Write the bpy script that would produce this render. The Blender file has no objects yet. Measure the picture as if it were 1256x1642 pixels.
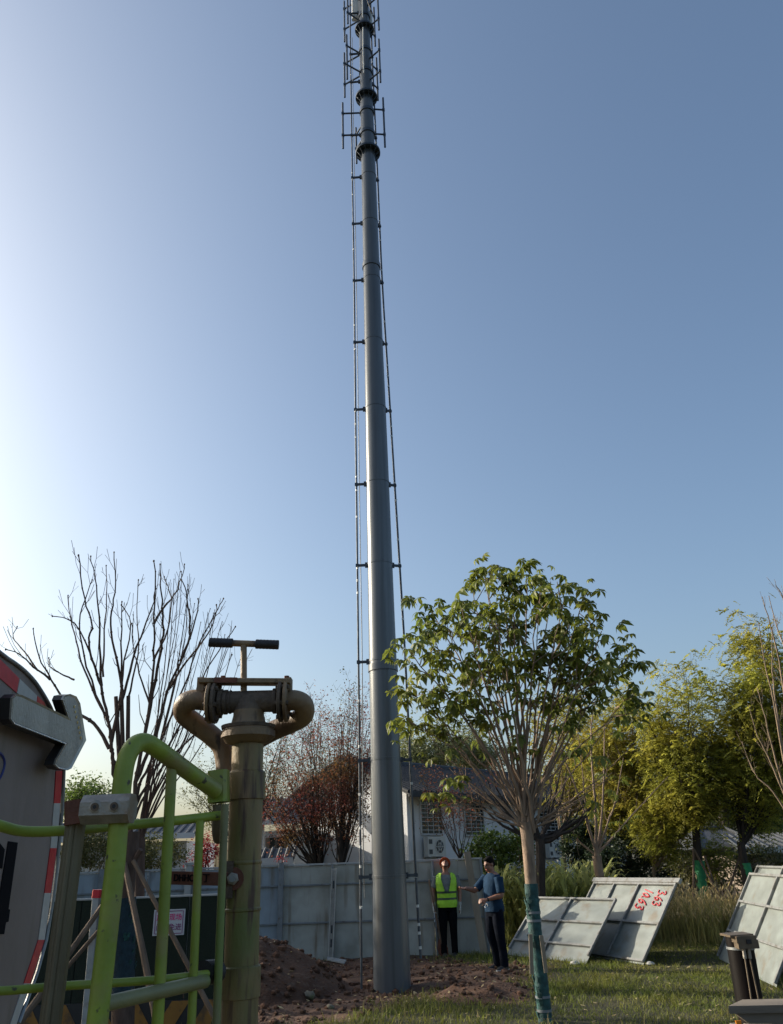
import bpy, bmesh, math, random
import numpy as np
from mathutils import Vector, Matrix, Quaternion

R = math.radians
scene = bpy.context.scene
col = scene.collection

# ------------------------------------------------------------------ camera
F_PX, IW, IH = 1242.0, 1256.0, 1642.0
PITCH, ROLL, CAM_H = R(24.3), R(2.1), 1.7
cp, sp_ = math.cos(PITCH), math.sin(PITCH)
FWD = Vector((0, cp, sp_)); UP0 = Vector((0, -sp_, cp)); RT0 = Vector((1, 0, 0))
UPV = math.cos(ROLL) * UP0 + math.sin(ROLL) * RT0
RTV = math.cos(ROLL) * RT0 - math.sin(ROLL) * UP0
CAM = Vector((0, 0, CAM_H))
cam_d = bpy.data.cameras.new('camera'); cam = bpy.data.objects.new('camera', cam_d); col.objects.link(cam)
cam_d.sensor_fit = 'VERTICAL'; cam_d.sensor_height = 24.0; cam_d.lens = 24.0 * F_PX / IH
cam_d.clip_start = 0.05; cam_d.clip_end = 4000
M = Matrix((RTV, UPV, -FWD)).transposed().to_4x4(); M.translation = CAM
cam.matrix_world = M
scene.camera = cam

# ------------------------------------------------------------------ sky, sun, exposure
SUN_AZ, SUN_EL = R(-70), R(22.5)          # azimuth from the view direction (+y), to the left
SUN = Vector((math.sin(SUN_AZ) * math.cos(SUN_EL), math.cos(SUN_AZ) * math.cos(SUN_EL), math.sin(SUN_EL)))
world = bpy.data.worlds.new('World'); scene.world = world; world.use_nodes = True
wn = world.node_tree.nodes; wl = world.node_tree.links
bg = wn['Background']
sky = wn.new('ShaderNodeTexSky'); sky.sky_type = 'NISHITA'; sky.sun_disc = False
sky.sun_elevation = SUN_EL; sky.sun_rotation = SUN_AZ
sky.air_density = 1.0; sky.dust_density = 4.0; sky.ozone_density = 1.9
wb = wn.new('ShaderNodeMix'); wb.data_type = 'RGBA'; wb.blend_type = 'MULTIPLY'; wb.inputs[0].default_value = 1.0; wb.inputs[7].default_value = (.96, 1.005, 1.0, 1)   # the camera's white balance
wl.new(sky.outputs[0], wb.inputs[6]); wl.new(wb.outputs[2], bg.inputs[0]); bg.inputs[1].default_value = 0.15
sd = bpy.data.lights.new('sun', 'SUN'); sd.energy = 5.0; sd.angle = R(0.5); sd.color = (1.0, 0.90, 0.74)
so = bpy.data.objects.new('sun', sd); col.objects.link(so)
so.rotation_mode = 'QUATERNION'; so.rotation_quaternion = SUN.to_track_quat('Z', 'Y')
vs = scene.view_settings
vs.view_transform = 'Standard'; vs.look = 'None'; vs.gamma = 1.0; vs.exposure = 0.42; vs.use_curve_mapping = False
scene.cycles.max_bounces = 6; scene.cycles.transparent_max_bounces = 8

# ------------------------------------------------------------------ reading positions off the photograph
def ray(px, py):
    return FWD + RTV * ((px - IW / 2) / F_PX) - UPV * ((py - IH / 2) / F_PX)
def at(px, py, Y):
    d = ray(px, py); return CAM + d * (Y / d.y)
def gnd(px, py, z=0.0):
    d = ray(px, py); return CAM + d * ((z - CAM_H) / d.z)
def on_plane(px, py, p0, n):
    d = ray(px, py); return CAM + d * ((p0 - CAM).dot(n) / d.dot(n))
def scale_at(p):                         # photograph pixels per metre at a point
    return F_PX / (p - CAM).dot(FWD)

# ------------------------------------------------------------------ helpers
def tag(o, label=None, cat=None, group=None, kind=None):
    if label: o['label'] = label
    if cat: o['category'] = cat
    if group: o['group'] = group
    if kind: o['kind'] = kind
    return o
def empty(name, loc, rz=0.0):
    o = bpy.data.objects.new(name, None); col.objects.link(o)
    o.location = loc; o.rotation_euler = (0, 0, rz); o.empty_display_size = 0.2
    return o
def wloc(o):
    v = Vector((0, 0, 0))
    while o is not None:
        v = v + Vector(o.location); o = o.parent
    return v
def link(name, me, mat, parent=None, local=False, origin=None):
    """link a mesh given in world coordinates (local=True: in its parent's own) as one object"""
    o = bpy.data.objects.new(name, me); col.objects.link(o)
    if mat is not None and not me.materials: me.materials.append(mat)
    if parent is not None:
        o.parent = parent
        if not local:
            me.transform(Matrix.Translation(-wloc(parent)))
    elif not local:
        if origin is None:
            n = len(me.vertices); a = np.empty(n * 3, np.float32); me.vertices.foreach_get('co', a); a = a.reshape(-1, 3)
            mn, mx = a.min(0), a.max(0); origin = Vector((float(mn[0] + mx[0]) / 2, float(mn[1] + mx[1]) / 2, float(mn[2])))
        me.transform(Matrix.Translation(-Vector(origin))); o.location = origin
    return o
def copy_tree(o, parent=None):
    c = o.copy(); col.objects.link(c)
    if parent is not None: c.parent = parent
    for ch in [x for x in o.children]:
        copy_tree(ch, c)
    return c

class MB:
    def __init__(s): s.v = []; s.f = []
    def add(s, vs_, fs):
        k = len(s.v); s.v.extend(vs_); s.f.extend([tuple(i + k for i in f) for f in fs]); return s
    def box(s, c, size, rot=None):
        c = Vector(c); hx, hy, hz = size[0] / 2, size[1] / 2, size[2] / 2
        vv = [Vector((x, y, z)) for x in (-hx, hx) for y in (-hy, hy) for z in (-hz, hz)]
        if rot is not None: vv = [rot @ v for v in vv]
        return s.add([v + c for v in vv], [(0, 1, 3, 2), (4, 6, 7, 5), (0, 4, 5, 1), (2, 3, 7, 6), (0, 2, 6, 4), (1, 5, 7, 3)])
    def bar(s, p, q, w, h, up=(0, 0, 1), bev=0.0):
        p, q = Vector(p), Vector(q); d = (q - p).normalized(); u = Vector(up); x = d.cross(u)
        if x.length < 1e-4: x = d.cross(Vector((0, 1, 0)))
        x.normalize(); u = x.cross(d).normalized(); b = min(bev, w * .4, h * .4)
        if b <= 0: sec = [(-w / 2, -h / 2), (w / 2, -h / 2), (w / 2, h / 2), (-w / 2, h / 2)]
        else:
            sec = [(-w / 2 + b, -h / 2), (w / 2 - b, -h / 2), (w / 2, -h / 2 + b), (w / 2, h / 2 - b), (w / 2 - b, h / 2), (-w / 2 + b, h / 2), (-w / 2, h / 2 - b), (-w / 2, -h / 2 + b)]
        return s.loft([[p + x * a + u * c for a, c in sec], [q + x * a + u * c for a, c in sec]])
    def loft(s, rings, cap=True, closed=False):
        n = len(rings[0]); k = len(s.v)
        for r in rings: s.v.extend(Vector(p) for p in r)
        m = len(rings)
        for i in range(m if closed else m - 1):
            a = k + i * n; b = k + ((i + 1) % m) * n
            for j in range(n):
                j2 = (j + 1) % n; s.f.append((a + j, a + j2, b + j2, b + j))
        if cap and not closed:
            s.f.append(tuple(k + j for j in reversed(range(n)))); s.f.append(tuple(k + (m - 1) * n + j for j in range(n)))
        return s
    def tube(s, pts, r, n=8, cap=True):
        pts = [Vector(p) for p in pts]; m = len(pts)
        rr = r if isinstance(r, (list, tuple)) else [r] * m
        t0 = (pts[1] - pts[0]).normalized(); a = t0.orthogonal().normalized(); rings = []; tp = t0
        for i in range(m):
            t = (pts[min(i + 1, m - 1)] - pts[max(i - 1, 0)])
            t = t.normalized() if t.length > 1e-9 else tp
            a = tp.rotation_difference(t) @ a; a = (a - t * a.dot(t)).normalized(); tp = t; b = t.cross(a)
            rings.append([pts[i] + (a * math.cos(2 * math.pi * j / n) + b * math.sin(2 * math.pi * j / n)) * rr[i] for j in range(n)])
        return s.loft(rings, cap)
    def lathe(s, prof, o=(0, 0, 0), axis=(0, 0, 1), n=20, cap=True):
        """prof: (distance along the axis, radius)"""
        o = Vector(o); t = Vector(axis).normalized(); a = t.orthogonal().normalized(); b = t.cross(a)
        return s.loft([[o + t * z + (a * math.cos(2 * math.pi * j / n) + b * math.sin(2 * math.pi * j / n)) * r for j in range(n)] for z, r in prof], cap)
    def prism(s, poly, d):
        """poly: 3D outline; d: extrusion vector"""
        d = Vector(d); return s.loft([[Vector(p) for p in poly], [Vector(p) + d for p in poly]])
    def ell(s, c, r, rot=None, n=14, m=8):
        c = Vector(c); rings = []
        for i in range(m + 1):
            th = math.pi * (0.02 + 0.96 * i / m); z = -math.cos(th); q = math.sin(th)
            ring = [Vector((r[0] * q * math.cos(2 * math.pi * j / n), r[1] * q * math.sin(2 * math.pi * j / n), r[2] * z)) for j in range(n)]
            rings.append([(rot @ p if rot is not None else p) + c for p in ring])
        return s.loft(rings)
    def lump(s, c, r, rng, sub=1, squash=.7):
        bm = bmesh.new(); bmesh.ops.create_icosphere(bm, subdivisions=sub, radius=1.0)
        vv = [Vector((v.co.x, v.co.y, v.co.z * squash)) * (r * rng.uniform(.72, 1.15)) + Vector(c) for v in bm.verts]
        ff = [tuple(v.index for v in f.verts) for f in bm.faces]; bm.free(); return s.add(vv, ff)
    def mesh(s, name, smooth=True, sharp=38):
        me = bpy.data.meshes.new(name); me.from_pydata([tuple(v) for v in s.v], [], s.f); me.update()
        if smooth:
            me.polygons.foreach_set('use_smooth', [True] * len(me.polygons)); me.set_sharp_from_angle(angle=R(sharp))
        return me
    def build(s, name, mat, parent=None, smooth=True, local=False, sharp=38, origin=None):
        return link(name, s.mesh(name, smooth, sharp), mat, parent, local, origin)

def npmesh(name, V, Fc, smooth=False):
    V = np.asarray(V, np.float32); Fc = np.asarray(Fc, np.int32); k = Fc.shape[1]
    me = bpy.data.meshes.new(name)
    me.vertices.add(len(V)); me.vertices.foreach_set('co', V.ravel())
    me.loops.add(Fc.size); me.loops.foreach_set('vertex_index', Fc.ravel())
    me.polygons.add(len(Fc)); me.polygons.foreach_set('loop_start', np.arange(0, Fc.size, k, dtype=np.int32))
    me.polygons.foreach_set('loop_total', np.full(len(Fc), k, np.int32))
    me.update(calc_edges=True)
    if smooth: me.polygons.foreach_set('use_smooth', np.ones(len(Fc), bool))
    return me
def bez(p, q, r, n=8):
    return [p * (1 - t) ** 2 + q * 2 * t * (1 - t) + r * t * t for t in [i / n for i in range(n + 1)]]
def smooth_path(pts, k=4):
    """Catmull-Rom through the points"""
    P = [Vector(p) for p in pts]; out = []
    for i in range(len(P) - 1):
        a, b, c, d = P[max(i - 1, 0)], P[i], P[i + 1], P[min(i + 2, len(P) - 1)]
        for j in range(k):
            t = j / k
            out.append(.5 * ((2 * b) + (c - a) * t + (2 * a - 5 * b + 4 * c - d) * t * t + (3 * b - 3 * c + d - a) * t ** 3))
    out.append(P[-1]); return out

# ------------------------------------------------------------------ materials
def pm(name, c, rough=.6, metal=0.0, var=.18, scale=6.0, bump=.0, bscale=40.0, c2=None, c2amt=.5, c2scale=3.0, stretch=None, trans=0.0, island=0.0, spec=None, c2soft=.06, c3=None, c3amt=.3, c3scale=(30, 30, 3), c3soft=.05):
    """principled material with noise in its colour, a second colour in patches, fine bumps, and leaf translucency"""
    m = bpy.data.materials.new(name); m.use_nodes = True; nt = m.node_tree; N = nt.nodes; L = nt.links
    b = N['Principled BSDF']; b.inputs['Roughness'].default_value = rough; b.inputs['Metallic'].default_value = metal
    if spec is not None: b.inputs['Specular IOR Level'].default_value = spec
    tc = N.new('ShaderNodeTexCoord'); vec = tc.outputs['Object']
    if stretch:
        mp = N.new('ShaderNodeMapping'); mp.inputs['Scale'].default_value = stretch; L.new(vec, mp.inputs['Vector']); vec = mp.outputs['Vector']
    def noise(sc, det=4):
        n = N.new('ShaderNodeTexNoise'); n.inputs['Scale'].default_value = sc; n.inputs['Detail'].default_value = det
        L.new(vec, n.inputs['Vector']); return n.outputs['Fac']
    def mixc(f, a, bb):
        x = N.new('ShaderNodeMix'); x.data_type = 'RGBA'
        if hasattr(f, 'is_linked') or not isinstance(f, float): L.new(f, x.inputs[0])
        else: x.inputs[0].default_value = f
        for sk, v in ((6, a), (7, bb)):
            if isinstance(v, tuple): x.inputs[sk].default_value = (*v, 1)
            else: L.new(v, x.inputs[sk])
        return x.outputs[2]
    def ramp(f, lo, hi):
        r = N.new('ShaderNodeMapRange'); r.inputs['From Min'].default_value = lo; r.inputs['From Max'].default_value = hi; L.new(f, r.inputs['Value']); return r.outputs[0]
    dk = tuple(x * (1 - var) for x in c); lt = tuple(min(1, x * (1 + var)) for x in c)
    colr = mixc(ramp(noise(scale), .3, .7), dk, lt)
    if c2 is not None:
        th = .5 + (.5 - c2amt) * .6
        colr = mixc(ramp(noise(c2scale, 6), th - c2soft, th + c2soft), colr, c2)
    if c3 is not None:
        mp3 = N.new('ShaderNodeMapping'); mp3.inputs['Scale'].default_value = c3scale; L.new(tc.outputs['Object'], mp3.inputs['Vector'])
        n3 = N.new('ShaderNodeTexNoise'); n3.inputs['Scale'].default_value = 1.0; n3.inputs['Detail'].default_value = 5; L.new(mp3.outputs['Vector'], n3.inputs['Vector'])
        t3 = .5 + (.5 - c3amt) * .6; colr = mixc(ramp(n3.outputs['Fac'], t3 - c3soft, t3 + c3soft), colr, c3)
    if island > 0:
        g = N.new('ShaderNodeNewGeometry')
        mm = N.new('ShaderNodeMapRange'); mm.inputs['To Min'].default_value = 1 - island; mm.inputs['To Max'].default_value = 1 + island
        L.new(g.outputs['Random Per Island'], mm.inputs['Value'])
        h = N.new('ShaderNodeHueSaturation'); L.new(mm.outputs[0], h.inputs['Value']); L.new(colr, h.inputs['Color']); colr = h.outputs[0]
    L.new(colr, b.inputs['Base Color'])
    if bump > 0:
        bp = N.new('ShaderNodeBump'); bp.inputs['Strength'].default_value = bump; bp.inputs['Distance'].default_value = .02
        L.new(noise(bscale, 6), bp.inputs['Height']); L.new(bp.outputs[0], b.inputs['Normal'])
    if trans > 0:
        tr = N.new('ShaderNodeBsdfTranslucent'); L.new(colr, tr.inputs['Color'])
        ms = N.new('ShaderNodeMixShader'); ms.inputs[0].default_value = trans
        L.new(b.outputs[0], ms.inputs[1]); L.new(tr.outputs[0], ms.inputs[2])
        L.new(ms.outputs[0], N['Material Output'].inputs['Surface'])
    return m
MT = {}
def mt(k, *a, **kw):
    MT[k] = pm(k, *a, **kw); return MT[k]
mt('green_paint', (.215, .275, .032), .5, var=.18, scale=11, c2=(.235, .215, .075), c2amt=.36, c2scale=6, bump=.10, bscale=90, c3=(.06, .055, .03), c3amt=.20, c3scale=(45, 45, 45), c3soft=.03)
mt('olive_paint', (.17, .165, .075), .5, var=.15, c2=(.14, .19, .045), c2amt=.35, c2scale=5, bump=.08, bscale=120)
mt('khaki_paint', (.15, .125, .075), .5, var=.18, c2=(.095, .075, .045), c2amt=.4, c2scale=6, bump=.08, bscale=120, stretch=(1, 1, .25))
mt('beige_paint', (.20, .13, .068), .55, var=.2, scale=9, c2=(.085, .045, .025), c2amt=.38, c2scale=8, bump=.2, bscale=70, stretch=(1, 1, .55), c3=(.05, .03, .018), c3amt=.27, c3scale=(40, 40, 16), c3soft=.06)
mt('column_paint', (.25, .148, .070), .55, var=.28, scale=11, c2=(.105, .125, .028), c2amt=.43, c2scale=5, bump=.16, bscale=70, stretch=(1, 1, .45), c2soft=.10, c3=(.07, .036, .02), c3amt=.36, c3scale=(55, 55, 6), c3soft=.07)
mt('dirty_iron', (.085, .06, .042), .7, var=.3, scale=25, c2=(.14, .10, .065), c2amt=.35, c2scale=14, bump=.3, bscale=90)
mt('rust', (.13, .045, .025), .75, var=.3, scale=20, c2=(.13, .05, .03), c2amt=.4, c2scale=9, bump=.2, bscale=120)
mt('rubber', (.012, .012, .014), .55, var=.3, scale=60, bump=.2, bscale=300)
mt('cast_metal', (.26, .24, .21), .45, metal=.5, var=.2, scale=30, c2=(.24, .17, .12), c2amt=.3, c2scale=18, bump=.15, bscale=200)
mt('galv', (.24, .255, .265), .42, metal=.55, var=.18, scale=14, c2=(.22, .22, .22), c2amt=.35, c2scale=6, bump=.06, bscale=120)
mt('dark_steel', (.06, .07, .085), .5, metal=.3, var=.25, scale=12)
mt('pole_paint', (.112, .125, .140), .28, metal=.12, var=.12, scale=2.2, c2=(.090, .101, .114), c2amt=.4, c2scale=1.3, bump=.035, bscale=18, stretch=(1, 1, .35), c2soft=.2, c3=(.075, .083, .092), c3amt=.38, c3scale=(14, 14, .5), c3soft=.12)
mt('rail_steel', (.085, .095, .11), .45, metal=.4, var=.3, scale=8, c2=(.16, .17, .18), c2amt=.3, c2scale=4)
mt('mount_steel', (.055, .072, .10), .5, metal=.3, var=.2, scale=10)
mt('antenna_white', (.66, .66, .63), .45, var=.06)
mt('cable_black', (.02, .02, .022), .6, var=.2)
mt('panel_sheet', (.225, .25, .238), .45, var=.14, scale=2.5, c2=(.165, .18, .165), c2amt=.45, c2scale=3.2, bump=.16, bscale=4.5, stretch=(.5, 1, 2.2), c2soft=.2, c3=(.17, .15, .115), c3amt=.26, c3scale=(4, 4, 4), c3soft=.08)
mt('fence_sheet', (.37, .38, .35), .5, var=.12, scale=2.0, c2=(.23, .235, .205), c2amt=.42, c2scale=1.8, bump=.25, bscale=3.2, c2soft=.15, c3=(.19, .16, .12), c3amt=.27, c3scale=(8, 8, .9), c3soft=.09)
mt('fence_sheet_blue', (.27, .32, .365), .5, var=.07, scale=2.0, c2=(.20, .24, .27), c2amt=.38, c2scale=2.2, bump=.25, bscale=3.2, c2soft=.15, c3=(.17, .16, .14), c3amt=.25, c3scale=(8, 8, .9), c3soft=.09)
mt('frame_white', (.31, .325, .325), .45, var=.1, scale=9, c2=(.24, .225, .2), c2amt=.33, c2scale=8)
mt('panel_frame', (.20, .205, .20), .5, var=.14, scale=9, c2=(.14, .13, .115), c2amt=.35, c2scale=8)
mt('frame_grey', (.16, .178, .192), .5, var=.14, scale=9, c2=(.1, .08, .065), c2amt=.25, c2scale=10)
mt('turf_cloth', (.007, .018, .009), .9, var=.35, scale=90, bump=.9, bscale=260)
mt('hazard_yellow', (.26, .12, .02), .55, var=.15, c2=(.11, .06, .025), c2amt=.35, c2scale=9)
mt('hazard_black', (.018, .018, .02), .55, var=.2)
mt('sign_white', (.5, .5, .52), .45, var=.04)
mt('print_magenta', (.62, .02, .18), .5, var=.05)
mt('print_purple', (.20, .03, .13), .5, var=.05)
mt('print_red', (.42, .03, .04), .6, var=.3, scale=60)
mt('print_blue', (.02, .03, .16), .5, var=.08)
mt('print_black', (.010, .009, .011), .9, var=.1, spec=.1)
mt('board_grey', (.245, .195, .178), .5, var=.1, scale=2, c2=(.18, .14, .125), c2amt=.45, c2scale=3.2, bump=.05, c2soft=.2, c3=(.17, .135, .115), c3amt=.34, c3scale=(14, 14, 1.6), c3soft=.1)
mt('tape_red', (.52, .02, .036), .3, var=.12, scale=40)
mt('tape_white', (.45, .44, .42), .3, var=.08, scale=40)
mt('lamp_lens', (.28, .265, .235), .28, var=.16, scale=25, bump=.25, bscale=160, c2=(.40, .385, .34), c2amt=.5, c2scale=9, stretch=(1, 1, .35), c2soft=.15)
mt('lamp_rim', (.40, .38, .33), .25, metal=.5, var=.15, scale=40)
mt('led_amber', (.55, .40, .16), .25, var=.1)
mt('plastic_black', (.02, .018, .017), .5, var=.2)
mt('bark_bare', (.085, .05, .036), .85, var=.35, scale=14, bump=.5, bscale=45, stretch=(1, 1, .3))
mt('bark_dark', (.026, .019, .015), .9, var=.35, scale=14, bump=.5, bscale=45, stretch=(1, 1, .3))
mt('bark_pale', (.24, .165, .112), .8, var=.22, scale=10, c2=(.14, .095, .065), c2amt=.3, c2scale=9, bump=.35, bscale=40, stretch=(1, 1, .35))
mt('bark_mid', (.20, .145, .095), .85, var=.3, scale=12, bump=.4, bscale=40, stretch=(1, 1, .3))
mt('wrap_teal', (.014, .058, .056), .75, var=.35, scale=16, c2=(.035, .12, .11), c2amt=.35, c2scale=10, bump=.5, bscale=70)
mt('wrap_navy', (.010, .030, .042), .8, var=.3, scale=16, bump=.5, bscale=70)
mt('wrap_green', (.015, .20, .075), .7, var=.2, scale=12, bump=.4, bscale=60)
mt('timber', (.20, .165, .12), .8, var=.2, scale=10, bump=.25, bscale=60, stretch=(1, 1, .1))
mt('stake_wood', (.13, .085, .055), .85, var=.3, scale=10, bump=.35, bscale=60, stretch=(1, 1, .15))
mt('grey_wood', (.17, .145, .118), .75, var=.2, scale=8, c2=(.115, .095, .075), c2amt=.42, c2scale=5, bump=.2, bscale=50, stretch=(.2, 1, 1))
mt('leaf_chestnut', (.088, .125, .024), .5, var=.3, scale=.9, trans=.5, island=.45, c2=(.24, .235, .036), c2amt=.36, c2scale=.55, c2soft=.25)
mt('leaf_chestnut_yellow', (.16, .16, .022), .5, var=.25, scale=.9, trans=.4, island=.30)
mt('leaf_yellowgreen', (.31, .325, .060), .55, var=.3, scale=1.0, trans=.58, island=.4, c2=(.39, .335, .052), c2amt=.40, c2scale=.8, c2soft=.2)
mt('leaf_mustard', (.37, .315, .058), .55, var=.3, scale=1.0, trans=.58, island=.4, c2=(.25, .265, .05), c2amt=.4, c2scale=.9, c2soft=.2)
mt('leaf_red', (.215, .055, .045), .55, var=.35, scale=1.3, trans=.48, island=.4, c2=(.15, .115, .026), c2amt=.40, c2scale=.9, c2soft=.15)
mt('leaf_olive', (.12, .122, .042), .55, var=.3, scale=1.0, trans=.38, island=.35)
mt('leaf_green', (.115, .18, .038), .55, var=.3, scale=1.0, trans=.38, island=.35, c2=(.09, .12, .02), c2amt=.35, c2scale=1.2, c2soft=.2)
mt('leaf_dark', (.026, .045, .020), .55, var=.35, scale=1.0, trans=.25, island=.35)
mt('leaf_scarlet', (.34, .03, .03), .5, var=.3, scale=3, trans=.4, island=.35)
mt('leaf_pale', (.15, .17, .075), .6, var=.25, scale=1.0, trans=.38, island=.3)
mt('grass', (.115, .150, .024), .6, var=.4, scale=2.2, trans=.5, island=.55, c2=(.25, .23, .05), c2amt=.38, c2scale=.9, c2soft=.2)
mt('meadow', (.36, .31, .13), .65, var=.3, scale=1.4, trans=.5, island=.4, c2=(.22, .235, .06), c2amt=.4, c2scale=1.2, c2soft=.2)
mt('grass_dry', (.26, .22, .085), .65, var=.25, scale=1.5, trans=.42, island=.35)
mt('grass_seed', (.55, .44, .23), .7, var=.2, scale=3, trans=.4, island=.3)
mt('reed', (.36, .40, .13), .55, var=.25, scale=2, trans=.55, island=.4, c2=(.42, .40, .16), c2amt=.4, c2scale=2, c2soft=.2)
mt('soil', (.068, .029, .015), .95, var=.4, scale=9, bump=.8, bscale=30, c2=(.105, .052, .028), c2amt=.4, c2scale=4, c2soft=.2, island=.25)
mt('stone', (.15, .135, .10), .85, var=.2, scale=12, bump=.4, bscale=40, c2=(.15, .16, .08), c2amt=.4, c2scale=10)
mt('stone_pale', (.45, .44, .41), .85, var=.15, scale=12, bump=.4, bscale=40)
mt('house_wall', (.60, .61, .63), .8, var=.05, scale=1.5, c2=(.54, .545, .55), c2amt=.35, c2scale=1.1, bump=.05, bscale=60, c2soft=.2)
mt('roof_tile', (.030, .034, .040), .7, var=.25, scale=12, bump=.3, bscale=30)
mt('roof_grey', (.050, .055, .064), .6, var=.15, scale=5)
mt('window_white', (.5, .5, .5), .5, var=.05)
mt('glass', (.02, .026, .032), .08, var=.2, scale=1)
mt('ac_white', (.5, .5, .47), .45, var=.06)
mt('ac_dark', (.05, .055, .06), .5, var=.1)
mt('brick_dim', (.24, .19, .15), .85, var=.15, scale=10)
mt('skin', (.24, .115, .075), .5, var=.08, scale=10)
mt('hair', (.005, .004, .0035), .8, spec=.1, var=.3, scale=60)
mt('shirt_grey', (.14, .155, .16), .85, var=.15, scale=12, bump=.8, bscale=11)
mt('shirt_blue', (.014, .036, .072), .9, spec=.1, var=.2, scale=8, bump=.8, bscale=11)
mt('trousers_black', (.005, .0055, .007), .9, spec=.05, var=.3, scale=10, bump=.3, bscale=20)
mt('trousers_navy', (.006, .008, .014), .9, spec=.05, var=.3, scale=10, bump=.3, bscale=20)
mt('vest_lime', (.30, .58, .03), .6, var=.14, scale=10, bump=.8, bscale=9)
mt('vest_band', (.03, .055, .028), .5, var=.15, scale=20)
mt('vest_reflect', (.56, .80, .22), .4, var=.08, scale=20)
mt('helmet_orange', (.45, .085, .025), .3, var=.06)
mt('glove_white', (.33, .33, .31), .8, var=.12, scale=40)
mt('shoe_black', (.018, .018, .02), .6, var=.3)
mt('sole_white', (.55, .54, .5), .6, var=.1)
mt('orange_reflector', (.85, .27, .02), .3, var=.1)
mt('jack_black', (.0045, .0035, .0035), .5, spec=.12, var=.35, scale=6, c2=(.010, .006, .006), c2amt=.35, c2scale=5, c2soft=.2, stretch=(1, 1, .3))
mt('valve_brown', (.12, .09, .06), .5, metal=.3, var=.25, scale=30)
# ------------------------------------------------------------------ terrain
POLE = gnd(629, 1590); POLE = Vector((POLE.x, POLE.y + .27, 0))
FENCE_Y = 17.4
def vnoise(x, y, seed=0):
    s = 0.0
    rs = np.random.RandomState(seed)
    for k in range(9):
        f = 0.5 * 1.55 ** k; a = rs.uniform(0, 6.283); p = rs.uniform(0, 6.283)
        s = s + np.sin((x * math.cos(a) + y * math.sin(a)) * f + p + 1.3 * np.sin((x * math.sin(a) - y * math.cos(a)) * f * .7 + p * 2)) / (1.35 ** k)
    return s / 3.0
MOUND = at(395, 1500, 13.6)
def dirt_mask(x, y):
    x = np.asarray(x, float); y = np.asarray(y, float)
    n = vnoise(x * 1.4, y * 1.4, 5) * .55
    d1 = ((x - (-.9)) / 2.9) ** 2 + ((y - 14.9) / 3.0) ** 2          # worked soil round the pole
    d2 = ((x - MOUND.x) / 2.0) ** 2 + ((y - 13.2) / 2.4) ** 2
    d3 = ((x - 1.0) / .75) ** 2 + ((y - 12.1) / .75) ** 2
    d4 = ((x + 1.9) / 1.6) ** 2 + ((y - 11.6) / 1.2) ** 2
    d = np.minimum(np.minimum(np.minimum(d1, d2), d3), d4)
    return np.clip(1.35 - d + n * .8, 0, 1)
def gz(x, y):
    x = np.asarray(x, float); y = np.asarray(y, float)
    near = np.exp(-((x / 40) ** 2 + ((y - 14) / 40) ** 2))
    z = .025 * vnoise(x * .8, y * .8, 1) * near
    dm = dirt_mask(x, y)
    z = z + dm * (.040 * vnoise(x * 3.6, y * 3.6, 2) + .030 * vnoise(x * 10, y * 10, 3))
    rr = np.sqrt(((x - MOUND.x) / 1.55) ** 2 + ((y - MOUND.y) / 1.5) ** 2)
    z = z + .80 * np.clip(1 - rr, 0, 1) ** .8 * (1 + .16 * vnoise(x * 3, y * 3, 7))
    z = z + .20 * np.exp(-(((x - 1.0) / .55) ** 2 + ((y - 12.2) / .4) ** 2)) * (1 + .4 * vnoise(x * 6, y * 6, 8))
    z = z + .10 * np.exp(-(((x - 1.2) / .6) ** 2 + ((y - 13.6) / .6) ** 2))
    return z
def axis_pts(lo, hi, a, b, st, far):
    c = list(np.arange(a, b + 1e-6, st)); l = []; s = st
    p = a
    while p > lo: s *= 1.35; p -= s; l.append(max(p, lo))
    r = []; s = st; p = b
    while p < hi: s *= 1.35; p += s; r.append(min(p, hi))
    return np.array(l[::-1] + c + r)
xs = axis_pts(-900, 900, -6.0, 8.5, .055, 0); ys = axis_pts(-60, 1500, 8.6, 19.5, .055, 0)
X, Y = np.meshgrid(xs, ys); Z = gz(X, Y)
V = np.stack([X.ravel(), Y.ravel(), Z.ravel()], 1); nx, ny = len(xs), len(ys)
ii = (np.arange(ny - 1)[:, None] * nx + np.arange(nx - 1)[None, :]).ravel()
me = npmesh('ground', V, np.stack([ii, ii + 1, ii + nx + 1, ii + nx], 1), True)
at_ = me.attributes.new('dirt', 'FLOAT', 'POINT'); at_.data.foreach_set('value', dirt_mask(V[:, 0], V[:, 1]).astype(np.float32))
gm = bpy.data.materials.new('ground'); gm.use_nodes = True
N = gm.node_tree.nodes; L = gm.node_tree.links; b = N['Principled BSDF']; b.inputs['Roughness'].default_value = .95
def _n(sc, det=6):
    tc = N.new('ShaderNodeTexCoord'); n = N.new('ShaderNodeTexNoise'); n.inputs['Scale'].default_value = sc; n.inputs['Detail'].default_value = det
    L.new(tc.outputs['Object'], n.inputs['Vector']); return n.outputs['Fac']
def _mix(f, a, c):
    x = N.new('ShaderNodeMix'); x.data_type = 'RGBA'; L.new(f, x.inputs[0])
    for sk, v in ((6, a), (7, c)):
        if isinstance(v, tuple): x.inputs[sk].default_value = (*v, 1)
        else: L.new(v, x.inputs[sk])
    return x.outputs[2]
def _rng(f, a, c):
    r = N.new('ShaderNodeMapRange'); r.inputs['From Min'].default_value = a; r.inputs['From Max'].default_value = c; L.new(f, r.inputs['Value']); return r.outputs[0]
att = N.new('ShaderNodeAttribute'); att.attribute_name = 'dirt'
dirtc = _mix(_rng(_n(1.6), .35, .65), (.058, .025, .013), (.10, .048, .026))
dirtc = _mix(_rng(_n(14), .52, .72), dirtc, (.10, .062, .042))
turfc = _mix(_rng(_n(2.2), .35, .65), (.028, .029, .010), (.05, .043, .018))
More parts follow.
